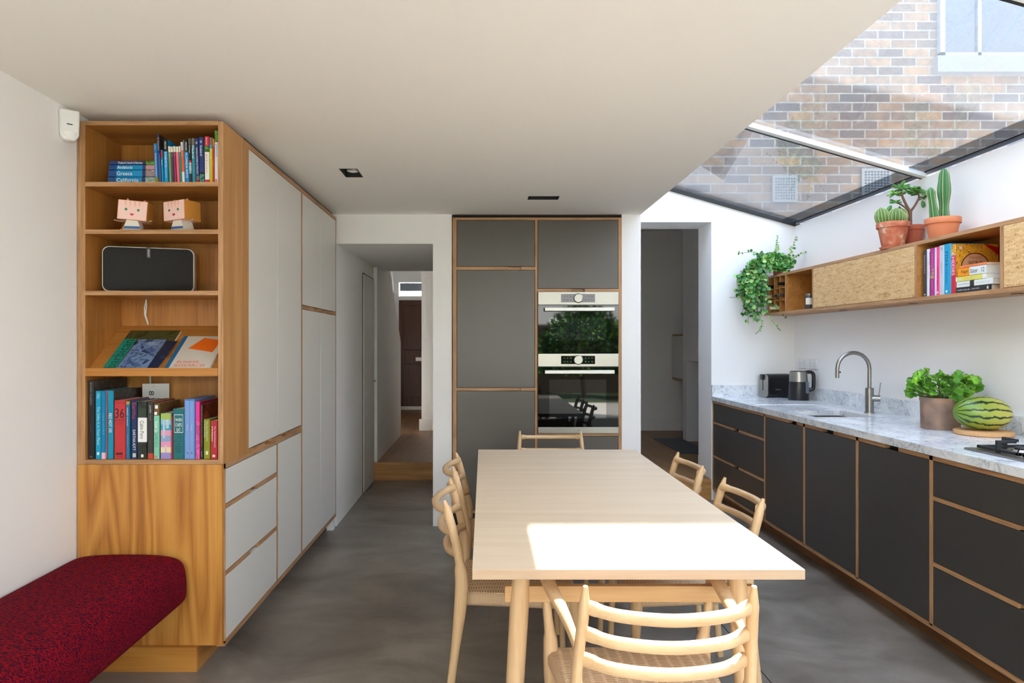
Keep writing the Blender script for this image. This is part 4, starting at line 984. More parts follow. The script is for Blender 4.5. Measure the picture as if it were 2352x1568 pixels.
# ---------------------------------------------------------------- two paper dolls
def doll(label, x, yaw, lean):
    o = thing('paper_doll', label, 'paper figure', (x, 2.965, 1.8475), (0, 0, yaw), group='folded paper dolls on the second shelf')
    o.scale = (1.7, 1.7, 1.7)
    peach = flat('peach_card', (246, 196, 174), .6); hair = flat('ochre_card', (206, 142, 60), .6)
    bd = MB().prism([(-.024, 0), (.024, 0), (.011, .036), (-.011, .036)], -.018, .018, 'y'); bd.build('dress', flat('white_card', (232, 228, 218), .7), o, world=False)
    MB().prism([(-.0205, .009), (.0205, .009), (.018, .015), (-.018, .015)], -.0186, .0186, 'y').build('blue_stripe', cov((60, 110, 170)), o, world=False)
    MB().prism([(-.04, 0), (-.02, 0), (-.006, .034), (-.014, .034)], .0, .012, 'y').build('hair_tail', hair, o, world=False)
    h = bpy.data.objects.new('head', None); 
    hx = MB().box(-.034, .034, -.026, .026, .030, .078)
    hd = hx.build('head', peach, o, world=False); hd.rotation_euler = (0, lean, 0)
    f = .0264
    B(-.0345, .0345, -.0262, .0266, .0775, .0785).box(-.0348, -.034, -.026, .0266, .029, .0785).box(.034, .0348, -.026, .0266, .029, .0785).box(-.0345, .0345, .026, .0268, .029, .0785).build('hair', hair, hd, world=False)
    fc = MB().prism([(-.0335, .0305), (.0335, .0305), (.0335, .0775), (-.0335, .0775)], -.0275, -.0262, 'y'); fc.build('face', flat('pink_card', (244, 206, 196), .6), hd, world=False)
    fringe = MB()
    for a in range(4): fringe.prism([(-.02+.011*a, .0765), (-.016+.011*a, .061), (-.014+.011*a, .0765)], -.0279, -.0276, 'y')
    fringe.build('fringe', flat('pale_peach_card', (238, 186, 160), .6), hd, world=False)
    ey = MB()
    for sx_ in (-1, 1): ey.lathe([(.0005, 0), (.0032, 0), (.0032, .0004)], (sx_*.0145, -.028, .055), 14, axis='y')
    ey.build('eyes', cov((40, 130, 84)), hd, world=False)
    MB().prism([(-.005, .0455), (.005, .0455), (.0025, .0405), (-.0025, .0405)], -.0281, -.0276, 'y').build('mouth', cov((196, 60, 100)), hd, world=False)
    MB().tube([(-.012, 0, .033), (-.03, -.008, .028), (-.045, -.01, .031)], .0012, 6).tube([(.012, 0, .033), (.03, -.008, .028), (.045, -.01, .031)], .0012, 6).build('arms', flat('clear_strip', (200, 180, 160), .3), o, world=False, smooth=True)
    MB().prism([(-.024, .078), (-.012, .078), (-.02, .087)], -.006, .0, 'y').prism([(.012, .078), (.024, .078), (.022, .086)], -.006, .0, 'y').build('ears', peach, hd, world=False)
doll('small box-headed paper doll on the second shelf, nearer the white wall', X0(311)*1.035, math.radians(10), math.radians(4))
doll('small box-headed paper doll turned to show its ochre side, nearer the cupboards', X0(422)*1.035, math.radians(-22), math.radians(-2))

# ================================================================ right shelf books
zsr = 1.6305
def ry(u): return 1568*2.47/(u-1111)
def rb(label, pa, pb, h, bands, texts=(), d=.19, X=2.468, **kw):
    ya, yb_ = ry(2100+pa/9.333), ry(2100+pb/9.333)
    return book(label, ya-yb_-.0006, h, d, bands, texts, loc=(X, ya, zsr), rot=(0, 0, -PI/2), group='cookbooks standing on the wall shelf', **kw)
rb('charcoal cookbook, farthest of the standing row on the wall shelf', 195, 273, .258, [(1, (54, 54, 56))], [('The French Kitchen', .7, .4, (190, 190, 190), .36), ('recipes', .3, .2, (110, 110, 110), .3)], marks=[(.03, .06, .3, .7, (200, 200, 200))])
rb('white spined cookbook with a pink title', 275, 333, .262, [(1, (228, 226, 230))], [('GREEN ITALIANS', .6, .38, (236, 120, 160), .4)])
rb('thin cookbook with a dark photo on its spine, between white and magenta', 335, 344, .245, [(.3, PD), (.6, PS), (1, PD)], [])
rb('magenta vegetable cookbook with lime lettering', 346, 444, .262, [(1, (178, 46, 146))], [('River Cottage', .73, .3, (240, 180, 90), .28, 'v', .55), ('veg', .47, .22, (186, 208, 60), .75), ('everyday', .23, .2, (220, 150, 90), .3)])
rb('plain thin white book beside the magenta cookbook', 446, 479, .262, [(1, (220, 216, 222))], [])
rb('hot pink cookbook with a dark red title', 481, 542, .264, [(1, (240, 64, 136))], [('THE PASTRY BIBLE', .4, .4, (150, 20, 70), .4), ('best loved', .85, .16, (240, 150, 180), .3)], marks=[(.04, .08, .2, .7, (236, 220, 226))])
rb('pale grey cookbook with a small black dot', 545, 641, .267, [(1, (196, 202, 212))], [('o', .93, .3, (20, 20, 20), .35, 'h'), ('kitchen notes', .55, .2, (130, 134, 146), .3)])
rb('tall cyan fish cookbook', 646, 789, .268, [(1, (20, 160, 206))], [('FISH', .72, .26, (8, 60, 100), .42, 'v', .4), ('& SHELLFISH', .4, .36, (10, 100, 140), .28, 'v', .4)], d=.2, marks=[(.04, .08, .25, .5, (220, 230, 236))])
# cheese book, cover towards the viewer
yellow = photo('ochre_pattern', [(30, 70, 60), (214, 150, 40), (232, 172, 50), (224, 160, 44), (120, 110, 50)], 60)
ch = rb('yellow patterned cheese book with its round label cover facing the room', 796, 890, .259, [(.22, yellow), (1, (206, 34, 58))], [('CHEESES', .6, .46, WH, .62)], d=.225, side=yellow)
cw = ry(2100+796/9.333)-ry(2100+890/9.333)-.0006
# marks on the near cover (local +X side)
lb = MB(); 
LC, LZ, LR = .104, .137, .076
ring = [(LC+LR*math.cos(a*PI/20), LZ+LR*math.sin(a*PI/20)) for a in range(40)]
MB().prism([(p[0], p[1]) for p in ring], cw, cw+.0004, 'x').build('round_label', cov((206, 160, 120)), ch, world=False)
r2 = MB()
for a in range(40):
    a0, a1 = a*PI/20, (a+1)*PI/20
    r2.prism([(LC+LR*math.cos(a0), LZ+LR*math.sin(a0)), (LC+LR*math.cos(a1), LZ+LR*math.sin(a1)), (LC+LR*.93*math.cos(a1), LZ+LR*.93*math.sin(a1)), (LC+LR*.93*math.cos(a0), LZ+LR*.93*math.sin(a0))], cw+.0004, cw+.0008, 'x')
r2.build('label_ring', ink((84, 44, 34)), ch, world=False)
lettering('WORLD', ink((60, 40, 34)), ch, (cw+.0009, .104, .160), (0, 1, 0), (0, 0, 1), .074, .019)
lettering('THE FINEST SELECTION', ink((176, 70, 60)), ch, (cw+.0009, .104, .188), (0, 1, 0), (0, 0, 1), .07, .009)
MB().prism([(.225, .20), (.225, .24), (.165, .259), (.15, .259)], cw, cw+.0005, 'x').build('corner_ribbon', cov((190, 24, 34)), ch, world=False)
MB().box(cw, cw+.0005, .02, .036, .232, .247).build('white_square', cov((230, 190, 190)), ch, world=False)
# flat stack in front
def rs(label, pa, pb, th, z, bands, texts, d=.185, X=2.466, **kw):
    ya, yb_ = ry(2100+pa/9.333), ry(2100+pb/9.333)
    if ya > 3.566: ya = 3.566
    o = book(label, th-.0006, ya-yb_, d, bands, texts, loc=(X, yb_, z), rot=(0, 0, 0), group='cookbooks lying flat on the wall shelf', **kw)
    M_ = Euler((0, 0, -PI/2)).to_matrix() @ Euler((0, -PI/2, 0)).to_matrix()
    o.rotation_euler = M_.to_euler()
    return z+th
z = zsr
z = rs('black cookbook lying flat, lowest of the short stack', 860, 1655, .0275, z, [(1, (38, 40, 42))], [('a modern way to eat', .77, .38, (226, 226, 222), .42), ('ANNA JONES', .42, .22, (226, 226, 222), .3)], marks=[(.06, .1, .25, .75, (220, 220, 220))])
z = rs('white cookbook lying flat with a dark floral band, on top of the black one', 925, 1700, .031, z, [(.38, (224, 228, 224)), (.5, PD), (1, (224, 228, 224))], [('Lucas Hollweg', .8, .34, (150, 152, 150), .36), ('good things to eat', .27, .38, (170, 196, 170), .36)])
z = rs('yellow and white cookbook lying flat in the middle of the short stack', 896, 1560, .0255, z, [(.06, (226, 228, 214)), (.88, (218, 208, 100)), (1, (226, 228, 214))], [('Jar', .84, .1, (240, 238, 220), .5), ('kitchen diary', .55, .28, (232, 150, 110), .3)])
z = rs('thick orange and white cookbook lying flat near the top of the short stack', 950, 1560, .043, z, [(.42, (240, 150, 16)), (1, (222, 226, 222))], [('Nigel', .75, .24, (40, 30, 20), .5), ('Slater', .42, .27, (40, 44, 40), .5), ('12', .11, .1, (40, 44, 40), .5)])
z = rs('thin orange book, topmost of the short flat stack', 980, 1560, .0125, z, [(1, (240, 134, 80))], [('simple suppers', .6, .3, (220, 100, 50), .5)])
# ================================================================ table
tb = thing('dining_table', 'pale ash rectangular dining table with round splayed oak legs', 'table', (.43, 2.97, 0))
TX0, TX1, TY0, TY1 = -.032, .895, 1.90, 4.05
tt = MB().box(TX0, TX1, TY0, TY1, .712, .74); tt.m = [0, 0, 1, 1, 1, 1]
tt.build('tabletop', [M_tab, M_tabedge], tb, bev=.001)
for i, y in enumerate((2.03, 3.90)):
    B(.062, .80, y-.012, y+.012, .604, .652).build('cross_rail', M_tabl, tb, bev=.002)
    B(.13, .735, y-.014, y+.016, .694, .7115).build('top_batten', M_tabl, tb, bev=.002)
B(.15, .18, 2.04, 3.9, .67, .7115).build('side_apron', M_tabl, tb); B(.68, .71, 2.04, 3.9, .67, .7115).build('side_apron', M_tabl, tb)
for y in (2.03, 3.90):
    for sx_ in (-1, 1):
        dy = -.02 if y < 3 else .02
        c = .431
        MB().tube([(c+sx_*.318, y, .711), (c+sx_*.325, y+dy*.3, .60), (c+sx_*.341, y+dy*.7, .32), (c+sx_*.36, y+dy, 0)], [.0255, .0285, .0265, .0165], 20).build('leg', M_chz, tb, smooth=True)

# ================================================================ chairs
def bez(pts, n_):
    """smooth curve through points (Catmull-Rom)"""
    P_ = [Vector(p) for p in pts]; P_ = [P_[0]*2-P_[1]]+P_+[P_[-1]*2-P_[-2]]
    out = []
    for i in range(1, len(P_)-2):
        for k in range(n_):
            t = k/n_; a, b, c, d = P_[i-1], P_[i], P_[i+1], P_[i+2]
            out.append(.5*((2*b)+(c-a)*t+(2*a-5*b+4*c-d)*t*t+(3*b-a-3*c+d)*t*t*t))
    out.append(P_[-2]); return out
def chair(label, loc, rz, arms=False, group=None):
    o = thing('dining_armchair' if arms else 'dining_chair', label, 'chair', loc, (0, 0, rz), group)
    zt = .80 if arms else .785
    hw = .20 if arms else .205
    for s in (-1, 1):
        prof = [(s*(hw+.012), -.262, 0), (s*(hw+.012), -.25, .12), (s*(hw+.012), -.222, .34), (s*(hw+.012), -.212, .46), (s*(hw+.012), -.216, .53), (s*(hw+.008), -.232, .62), (s*hw, -.262, .73), (s*(hw-.002), -.278, zt)]
        pts = bez(prof, 4); k = len(pts); rads = []
        for p in pts:
            z = p.z
            a = .0125+.0065*math.exp(-((z-.42)/.2)**2); b = .015+.010*math.exp(-((z-.45)/.17)**2)
            if z > .55: a = .0135; b = .017
            if z > zt-.05: q = (zt-z)/.05; a *= .45+.55*q; b *= .35+.65*q
            rads.append((a, b))
        MB().tube(pts, rads, 14, up=(0, 1, 0)).build('back_leg', M_chz, o, world=False, smooth=True)
    zsl = (.743, .672, .601) if arms else (.742, .658, .575)
    for i, z in enumerate(zsl):
        dy = -.262+(.742-z)*.27
        hh = .0128
        pts = bez([(-hw+.004, dy, z+.004), (-hw*.62, dy-.042, z-.002), (0, dy-.062, z-.005), (hw*.62, dy-.042, z-.002), (hw-.004, dy, z+.004)], 6)
        rads = [(.0145 if 2 < j < len(pts)-3 else .0135, hh if 2 < j < len(pts)-3 else hh+.003) for j in range(len(pts))]
        MB().tube(pts, rads, 14, up=(0, -.12, 1), sq=.62).build('back_slat', M_chx, o, world=False, smooth=True)
    fx, fy = .232, .205
    for s in (-1, 1):
        top_ = .665 if arms else .455
        prof = [(s*fx, fy+.012, 0), (s*fx, fy+.006, .2), (s*fx, fy, .40)]
        if arms: prof += [(s*(fx+.002), fy, .47), (s*(fx+.012), fy-.012, .56), (s*(fx+.018), fy-.02, top_)]
        else: prof += [(s*fx, fy, top_)]
        pts = bez(prof, 4); rads = []
        for p in pts:
            z = p.z; r = .0125+.0105*math.exp(-((z-.41)/.13)**2)
            if arms and z > .47: r = .0135+.003*math.exp(-((z-.47)/.05)**2)
            rads.append(r)
        MB().tube(pts, rads, 14, up=(0, 1, 0)).build('front_leg', M_chz, o, world=False, smooth=True)
        if arms:
            ap = bez([(s*(fx+.016), fy+.03, .672), (s*(fx+.02), fy-.03, .676), (s*(fx+.012), fy-.13, .668), (s*(fx-.008), -.08, .655), (s*(hw+.008), -.222, .632)], 6)
            k = len(ap)
            MB().tube(ap, [((.012+.009*math.sin(PI*min(1, (j+2)/k*1.1))) if j else .008, .0095+.004*j/k) for j in range(k)], 14, up=(0, 0, 1), sq=.85).build('armrest', M_chz, o, world=False, smooth=True)
    # seat: woven top and wrapped rails
    def trap(y0, y1, x0, x1, z0, z1):
        vs = []
        for z in (z0, z1): vs += [(-x0, y0, z), (x0, y0, z), (x1, y1, z), (-x1, y1, z)]
        return MB().add(vs, [(0, 3, 2, 1), (4, 5, 6, 7), (0, 1, 5, 4), (1, 2, 6, 5), (2, 3, 7, 6), (3, 0, 4, 7)])
    trap(-.214, .226, .198, .248, .385, .436).build('seat_rail_wrap', M_wrap, o, world=False, bev=.018, seg=4)
    sm = MB(); nx, ny = 16, 14
    def P_(i, j):
        u, v = i/nx*2-1, j/ny
        x = u*((.188)*(1-v)+.236*v); y = -.204+v*.418
        return (x, y, .4375+.006*(1-u**4)*(1-(2*v-1)**4)-.012*(1-v*(1-v)*4)**8*0)
    vs = [P_(i, j) for j in range(ny+1) for i in range(nx+1)]
    fs = [(j*(nx+1)+i, j*(nx+1)+i+1, (j+1)*(nx+1)+i+1, (j+1)*(nx+1)+i) for j in range(ny) for i in range(nx)]
    k = len(vs); vs += [(p[0], p[1], .430) for p in vs]
    fs += [tuple(reversed([q+k for q in f])) for f in fs]
    bd = [i for i in range(nx+1)]+[j*(nx+1)+nx for j in range(1, ny+1)]+[ny*(nx+1)+i for i in range(nx-1, -1, -1)]+[j*(nx+1) for j in range(ny-1, 0, -1)]
    fs += [(bd[i], bd[(i+1) % len(bd)], bd[(i+1) % len(bd)]+k, bd[i]+k) for i in range(len(bd))]
    sm.add(vs, fs).build('woven_seat', M_weave, o, world=False, smooth=True)
    return o
def place(src, label, loc, rz, group):
    c = copy_tree(src); c.location = loc; c.rotation_euler = (0, 0, rz); c['label'] = label; c['group'] = group
    return c
GC = 'oak dining chairs along the table'
chair('sunlit oak armchair with woven cord seat at the near end of the table', (.437, 1.88, 0), 0, arms=True)
c1 = chair('oak chair with woven seat on the white cupboard side of the table, nearer the viewer', (.13, 2.755, 0), -PI/2, group=GC)
place(c1, 'oak chair with woven seat on the white cupboard side, beside the passage pier', (.13, 3.45, 0), -PI/2, GC)
place(c1, 'oak chair on the kitchen side of the table, nearer the viewer', (.775, 2.775, 0), PI/2, GC)
place(c1, 'oak chair on the kitchen side of the table, nearer the doorway', (.77, 3.47, 0), PI/2, GC)
place(c1, 'oak chair at the far end of the table in front of the ovens', (.445, 4.285, 0), PI, GC)

# ================================================================ bench
bn = thing('window_bench', 'long wall bench with a thick red and navy wool cushion', 'bench', (-1.48, 1.5, 0))
q = bmesh.new()
me = bpy.data.meshes.new('cushion')
prof = [(-1.706, .30), (-1.25, .292), (-1.228, .31), (-1.222, .34), (-1.226, .44), (-1.245, .475), (-1.29, .494), (-1.4, .502), (-1.6, .500), (-1.69, .488), (-1.706, .46)]
k = len(prof); cmv = []; ysn = [.2, .5, 1, 1.5, 2, 2.5, 2.74, 2.80, 2.826, 2.832]
cen = (-1.46, .40)
for j, y in enumerate(ysn):
    f = {8: .985, 9: .93}.get(j, 1.0)
    cmv += [(cen[0]+(p[0]-cen[0])*f, y, cen[1]+(p[1]-cen[1])*(f if f == 1 else f-.02)) for p in prof]
cf = [(j*k+i, j*k+(i+1) % k, (j+1)*k+(i+1) % k, (j+1)*k+i) for j in range(len(ysn)-1) for i in range(k)]
cf += [tuple(range(k)), tuple(range((len(ysn)-1)*k+k-1, (len(ysn)-1)*k-1, -1))]
q.free()
cs = MB().add(cmv, cf).build('cushion', M_wool, bn, smooth=True)
md = cs.modifiers.new('sub', 'SUBSURF'); md.levels = md.render_levels = 2
B(-1.706, -1.45, .2, 2.835, .27, .29).build('seat_board', M_oaky, bn); B(-1.706, -1.6, .2, 2.83, 0, .27).build('base', M_oaky, bn)

# ================================================================ worktop things
ZW = .9085
# toaster
to = thing('toaster', 'long slot toaster with steel end and black side, near the corner of the worktop', 'toaster', (2.395, 5.765, ZW), (0, 0, math.radians(9)))
def tprof(w, h, r):
    return rrect(w, h, r, 5)
MB().prism([(y, z) for y, z in rrect(.135, .198, .035)], 0, .012, 'x').build('steel_end', M_steel, to, world=False, bev=.003)
MB().prism([(y, z) for y, z in rrect(.135, .198, .035)], .012, .235, 'x').build('black_body', M_bplas, to, world=False, bev=.003)
MB().prism([(y, z) for y, z in rrect(.135, .198, .035)], .235, .247, 'x').build('steel_end', M_steel, to, world=False, bev=.003)
B(-.014, -.0005, .05, .085, .15, .196).build('lever', M_bplas, to, world=False, bev=.003)
B(-.001, .0005, .062, .072, .06, .15).build('lever_slot', M_gap, to, world=False)
B(.03, .22, .06, .085, .1975, .1995).build('bread_slot', M_gap, to, world=False)
lettering('BOSCH', ink((170, 172, 174)), to, (.1, -.0002, .07), (1, 0, 0), (0, 0, 1), .045, .008)
# kettle
ke = thing('kettle', 'black kettle with a steel top band beside the toaster', 'kettle', (2.567, 5.57, ZW))
MB().lathe([(.001, 0), (.078, 0), (.080, .008), (.074, .14), (.0715, .150), (.001, .150)], (0, 0, 0), 36).build('body', M_bplas, ke, world=False, smooth=True)
MB().lathe([(.0718, .150), (.066, .226), (.064, .232)], (0, 0, 0), 36).build('steel_band', M_steel, ke, world=False, smooth=True)
MB().lathe([(.001, .234), (.055, .236), (.065, .232), (.064, .228), (.001, .228)], (0, 0, 0), 36).build('lid', M_bplas, ke, world=False, smooth=True)
hp = bez([(.045, -.02, .225), (.085, -.03, .228), (.106, -.034, .21), (.108, -.035, .16), (.106, -.034, .10), (.09, -.03, .085), (.068, -.02, .082)], 5)
MB().tube(hp, (.014) if False else [(.014, .014)]*len(hp), 12, up=(0, 1, 0)).build('handle', M_bplas, ke, world=False, smooth=True)
MB().prism(rrect(.026, .098, .012), -.0015, .002, 'y').build('water_gauge', flat('grey_gauge', (96, 104, 112), .2), ke, world=False).location = (.026, -.0725, .055)
B(-.006, .006, -.073, -.068, .02, .10).build('highlight_trim', M_steel, ke, world=False)
# storage jar on the wall shelf
jr = thing('storage_jar', 'dark glass storage jar with pale label in the open bay beside the wine rack', 'jar', (2.492, 5.225, 1.6305))
MB().lathe([(.001, 0), (.028, 0), (.030, .004), (.030, .095), (.025, .103), (.001, .103)], n=24).build('glass', flat('smoky_glass', (58, 60, 66), .12), jr, world=False, smooth=True)
MB().lathe([(.0265, .102), (.0275, .104), (.0275, .118), (.001, .119)], n=24).build('lid', M_steel, jr, world=False, smooth=True)
lb_ = MB().add([(.0304*math.cos(a), .0304*math.sin(a), z) for z in (.035, .085) for a in [math.radians(d_) for d_ in range(190, 291, 10)]], [(i, i+1, i+12, i+11) for i in range(10)]); lb_.build('label', M_page, jr, world=False)
# wine bottles in the rack
def bottle(label, y, z, cap, glass, out):
    b_ = thing('wine_bottle', label, 'bottle', (XS+.03-out, y, z), group='wine bottles in the rack')
    MB().lathe([(.001, .0), (.0145, .002), (.0145, .03), (.0135, .034), (.0138, .075)], (0, 0, 0), 18, axis='x').build('capsule', cap, b_, world=False, smooth=True)
    bb = MB().lathe([(.0135, .074), (.014, .09), (.03, .12), (.037, .14), (.037, .25), (.001, .252)], (0, 0, 0), 20, axis='x').build('bottle_glass', glass, b_, world=False, smooth=True)
    # lathe about x runs the profile along +x
    for c in b_.children: pass
    return b_
gg = flat('green_bottle_glass', (24, 40, 26), .08); gc_ = flat('clear_wine_glass', (150, 150, 120), .08)
zr = [1.672, 1.770, 1.866]
yc = [5.6065, 5.713, 5.819]
for (lab, y, z, cap, gl, out) in (
    ('wine bottle with a black cap, top row of the rack beside the open bay', yc[0], zr[2], M_bplas, gg, .10),
    ('wine bottle with a dark ribbed cap, top row of the rack near the trailing plant', yc[2], zr[2]-.01, M_bplas, gg, .11),
    ('wine bottle with a silver cap, middle row beside the open bay', yc[0], zr[1], M_steel, gc_, .10),
    ('wine bottle with a silver cap, centre of the middle row', yc[1], zr[1], M_chrome, gc_, .105),
    ('wine bottle with a straw yellow cap, middle row near the trailing plant', yc[2], zr[1], flat('straw_capsule', (206, 192, 120), .4), gc_, .105),
    ('wine bottle with a cream cap, alone in the bottom row', yc[1], zr[0], flat('cream_capsule', (222, 216, 168), .4), gc_, .12)):
    bottle(lab, y, z-.006, cap, gl, out-.035)

# double sockets
for (y, lab) in ((5.805, 'white double wall socket nearer the corner'), (5.625, 'white double wall socket nearer the tap')):
    s_ = thing('wall_socket', lab, 'socket', (XR, y, 1.2), group='double sockets above the worktop')
    B(XR-.010, XR-.0005, y-.073, y+.073, 1.157, 1.243).build('face_plate', M_wplas, s_, bev=.002)
    sw_ = MB()
    for c in (-.036, .036): sw_.box(XR-.0135, XR-.010, y+c*1.4-.009, y+c*1.4+.009, 1.212, 1.232)
    sw_.build('switch', M_wplas, s_)
    hl = MB()
    for c in (-.036, .036):
        hl.box(XR-.0106, XR-.0102, y+c-.0035, y+c+.0035, 1.197, 1.206)
        for e in (-.011, .011): hl.box(XR-.0106, XR-.0102, y+c+e-.004, y+c+e+.004, 1.178, 1.182)
    hl.build('pin_holes', flat('socket_holes', (120, 118, 116), .6), s_)

# cork mat and watermelon
cmx, cmy = 2.525, 3.45
tag(MB().lathe([(.001, 0), (.122, 0), (.128, .005), (.128, .019), (.122, .022), (.001, .022)], (cmx, cmy, ZW), 48).build('cork_mat', M_corkmat, smooth=True, loc=(cmx, cmy, ZW)), 'round cork mat under the watermelon on the worktop', 'mat')
m, n, l, b = newmat('striped_watermelon_rind')
t = n.new('ShaderNodeTexCoord'); sp = n.new('ShaderNodeSeparateXYZ'); l.new(t.outputs['Object'], sp.inputs[0])
def MN(op, a, b_=None):
    q_ = n.new('ShaderNodeMath'); q_.operation = op
    for i, v in enumerate((a, b_)):
        if v is None: continue
        if isinstance(v, (int, float)): q_.inputs[i].default_value = v
        else: l.new(v, q_.inputs[i])
    return q_.outputs[0]
nz = n.new('ShaderNodeTexNoise'); nz.inputs['Scale'].default_value = 42; nz.inputs['Detail'].default_value = 4; l.new(t.outputs['Object'], nz.inputs['Vector'])
nb = n.new('ShaderNodeTexNoise'); nb.inputs['Scale'].default_value = 9; l.new(t.outputs['Object'], nb.inputs['Vector'])
an = MN('ADD', MN('MULTIPLY', MN('ARCTAN2', sp.outputs['Z'], sp.outputs['Y']), 13/(2*PI)), MN('ADD', MN('MULTIPLY', nz.outputs['Fac'], .6), MN('MULTIPLY', nb.outputs['Fac'], .7)))
st_ = MN('ABSOLUTE', MN('SUBTRACT', MN('FRACT', an), .5))
msk = n.new('ShaderNodeMapRange'); msk.inputs['From Min'].default_value = .10; msk.inputs['From Max'].default_value = .16; msk.inputs['To Min'].default_value = 1; msk.inputs['To Max'].default_value = 0
l.new(st_, msk.inputs['Value'])
basec = n.new('ShaderNodeMix'); basec.data_type = 'RGBA'; basec.inputs[6].default_value = lin((112, 144, 48)); basec.inputs[7].default_value = lin((196, 188, 86))
mr = n.new('ShaderNodeMapRange'); mr.inputs['From Min'].default_value = -.1; mr.inputs['From Max'].default_value = .12; l.new(MN('ADD', sp.outputs['X'], MN('MULTIPLY', MN('SUBTRACT', nb.outputs['Fac'], .5), .15)), mr.inputs['Value']); l.new(mr.outputs[0], basec.inputs[0])
mx = n.new('ShaderNodeMix'); mx.data_type = 'RGBA'; l.new(msk.outputs[0], mx.inputs[0]); l.new(basec.outputs[2], mx.inputs[6]); mx.inputs[7].default_value = lin((28, 52, 30)); l.new(mx.outputs[2], b.inputs['Base Color'])
b.inputs['Roughness'].default_value = .35
prof = [(.0865*math.sin(PI*i/24)**.92 if 0 < i < 24 else .0006, -.131*math.cos(PI*i/24)) for i in range(25)]
wm = MB().lathe([(r, z) for r, z in prof], n=40, axis='x').build('watermelon', m, smooth=True, loc=(0, 0, 0))
wm.location = (cmx-.005, cmy, ZW+.022+.0862); wm.rotation_euler = (.5, .05, math.radians(-8))
tag(wm, 'green and yellow striped watermelon on a cork mat', 'watermelon')

# hob
hb_ = thing('gas_hob', 'black cast iron gas hob on a steel plate at the near end of the worktop', 'hob', (2.36, 2.61, ZW))
B(2.095, 2.62, 2.24, 2.98, ZW, ZW+.008).build('hob_plate', M_steel, hb_, bev=.003)
def grate(x0, x1, y0, y1):
    g_ = MB(); z = ZW+.012
    for a in ((x0, x1, y0, y0+.014), (x0, x1, y1-.014, y1), (x0, x0+.014, y0, y1), (x1-.014, x1, y0, y1)): g_.box(*a, z, z+.012)
    cx, cy_ = (x0+x1)/2, (y0+y1)/2
    for (dx, dy) in ((1, 0), (-1, 0), (0, 1), (0, -1)):
        ex = x1-.007 if dx > 0 else x0+.007 if dx < 0 else cx
        ey = y1-.007 if dy > 0 else y0+.007 if dy < 0 else cy_
        ix, iy = cx+dx*.035, cy_+dy*.035
        g_.box(min(ex, ix)-(.006 if dy else 0), max(ex, ix)+(.006 if dy else 0), min(ey, iy)-(.006 if dx else 0), max(ey, iy)+(.006 if dx else 0), z+.034, z+.046)
        g_.box(ex-.008, ex+.008, ey-.008, ey+.008, z-.0035, z+.046)
    g_.build('pan_support', M_iron, hb_, bev=.002)
    MB().lathe([(.001, 0), (.042, 0), (.044, .004), (.036, .012)], (cx, cy_, ZW+.008), 24).build('burner_ring', M_chrome, hb_, smooth=True)
    MB().lathe([(.001, .012), (.034, .012), (.035, .018), (.03, .022), (.001, .022)], (cx, cy_, ZW+.008), 24).build('burner_cap', M_iron, hb_, smooth=True)
grate(2.13, 2.36, 2.72, 2.95); grate(2.37, 2.60, 2.72, 2.95); grate(2.13, 2.36, 2.47, 2.70); grate(2.37, 2.60, 2.47, 2.70)
# ================================================================ plants
def pot_prof(r, h, rim=.028, rb=None):
    rb = rb or r*.66
    return [(.001, 0), (rb, 0), (rb+.002, .003), (r*.9, h-rim), (r*.985, h-rim+.001), (r, h-rim+.004), (r, h-.003), (r*.98, h), (r*.9, h), (r*.88, h-.02), (.001, h-.02)]
def pot(o, r, h, m_, rim=.028, rb=None, x=0, y=0, z=0):
    MB().lathe(pot_prof(r, h, rim, rb), (x, y, z), 36).build('flowerpot', m_, o, world=False, smooth=True)
    MB().lathe([(.001, h-.019), (r*.87, h-.019), (r*.87, h-.016), (.001, h-.013)], (x, y, z), 24).build('soil', M_soil, o, world=False, smooth=True)
def ribbed(mb, base, axis, L, r, ribs, depth, n_=60, rows=18, neck=None, mi=0):
    base = Vector(base); ax = Vector(axis).normalized(); s_ = ax.orthogonal().normalized(); t_ = ax.cross(s_)
    o = len(mb.v)
    for i in range(rows+1):
        f = i/rows
        rr = r*(min(1, .55+f*2.2) if neck is None else neck(f))
        if f > .8: rr *= math.sqrt(max(0, 1-((f-.8)/.2)**2))*.98+.02
        for j in range(n_):
            th = 2*PI*j/n_; q = rr*(1-depth*(.5-.5*math.cos(ribs*th))**1.3) if depth > 0 else rr
            mb.v.append(base+ax*(L*f)+s_*(q*math.cos(th))+t_*(q*math.sin(th)))
    fs = [(o+i*n_+j, o+i*n_+(j+1) % n_, o+(i+1)*n_+(j+1) % n_, o+(i+1)*n_+j) for i in range(rows) for j in range(n_)]
    fs.append(tuple(o+rows*n_+j for j in range(n_)))
    mb.f += fs; mb.m += [mi]*len(fs)
    return base, ax, s_, t_
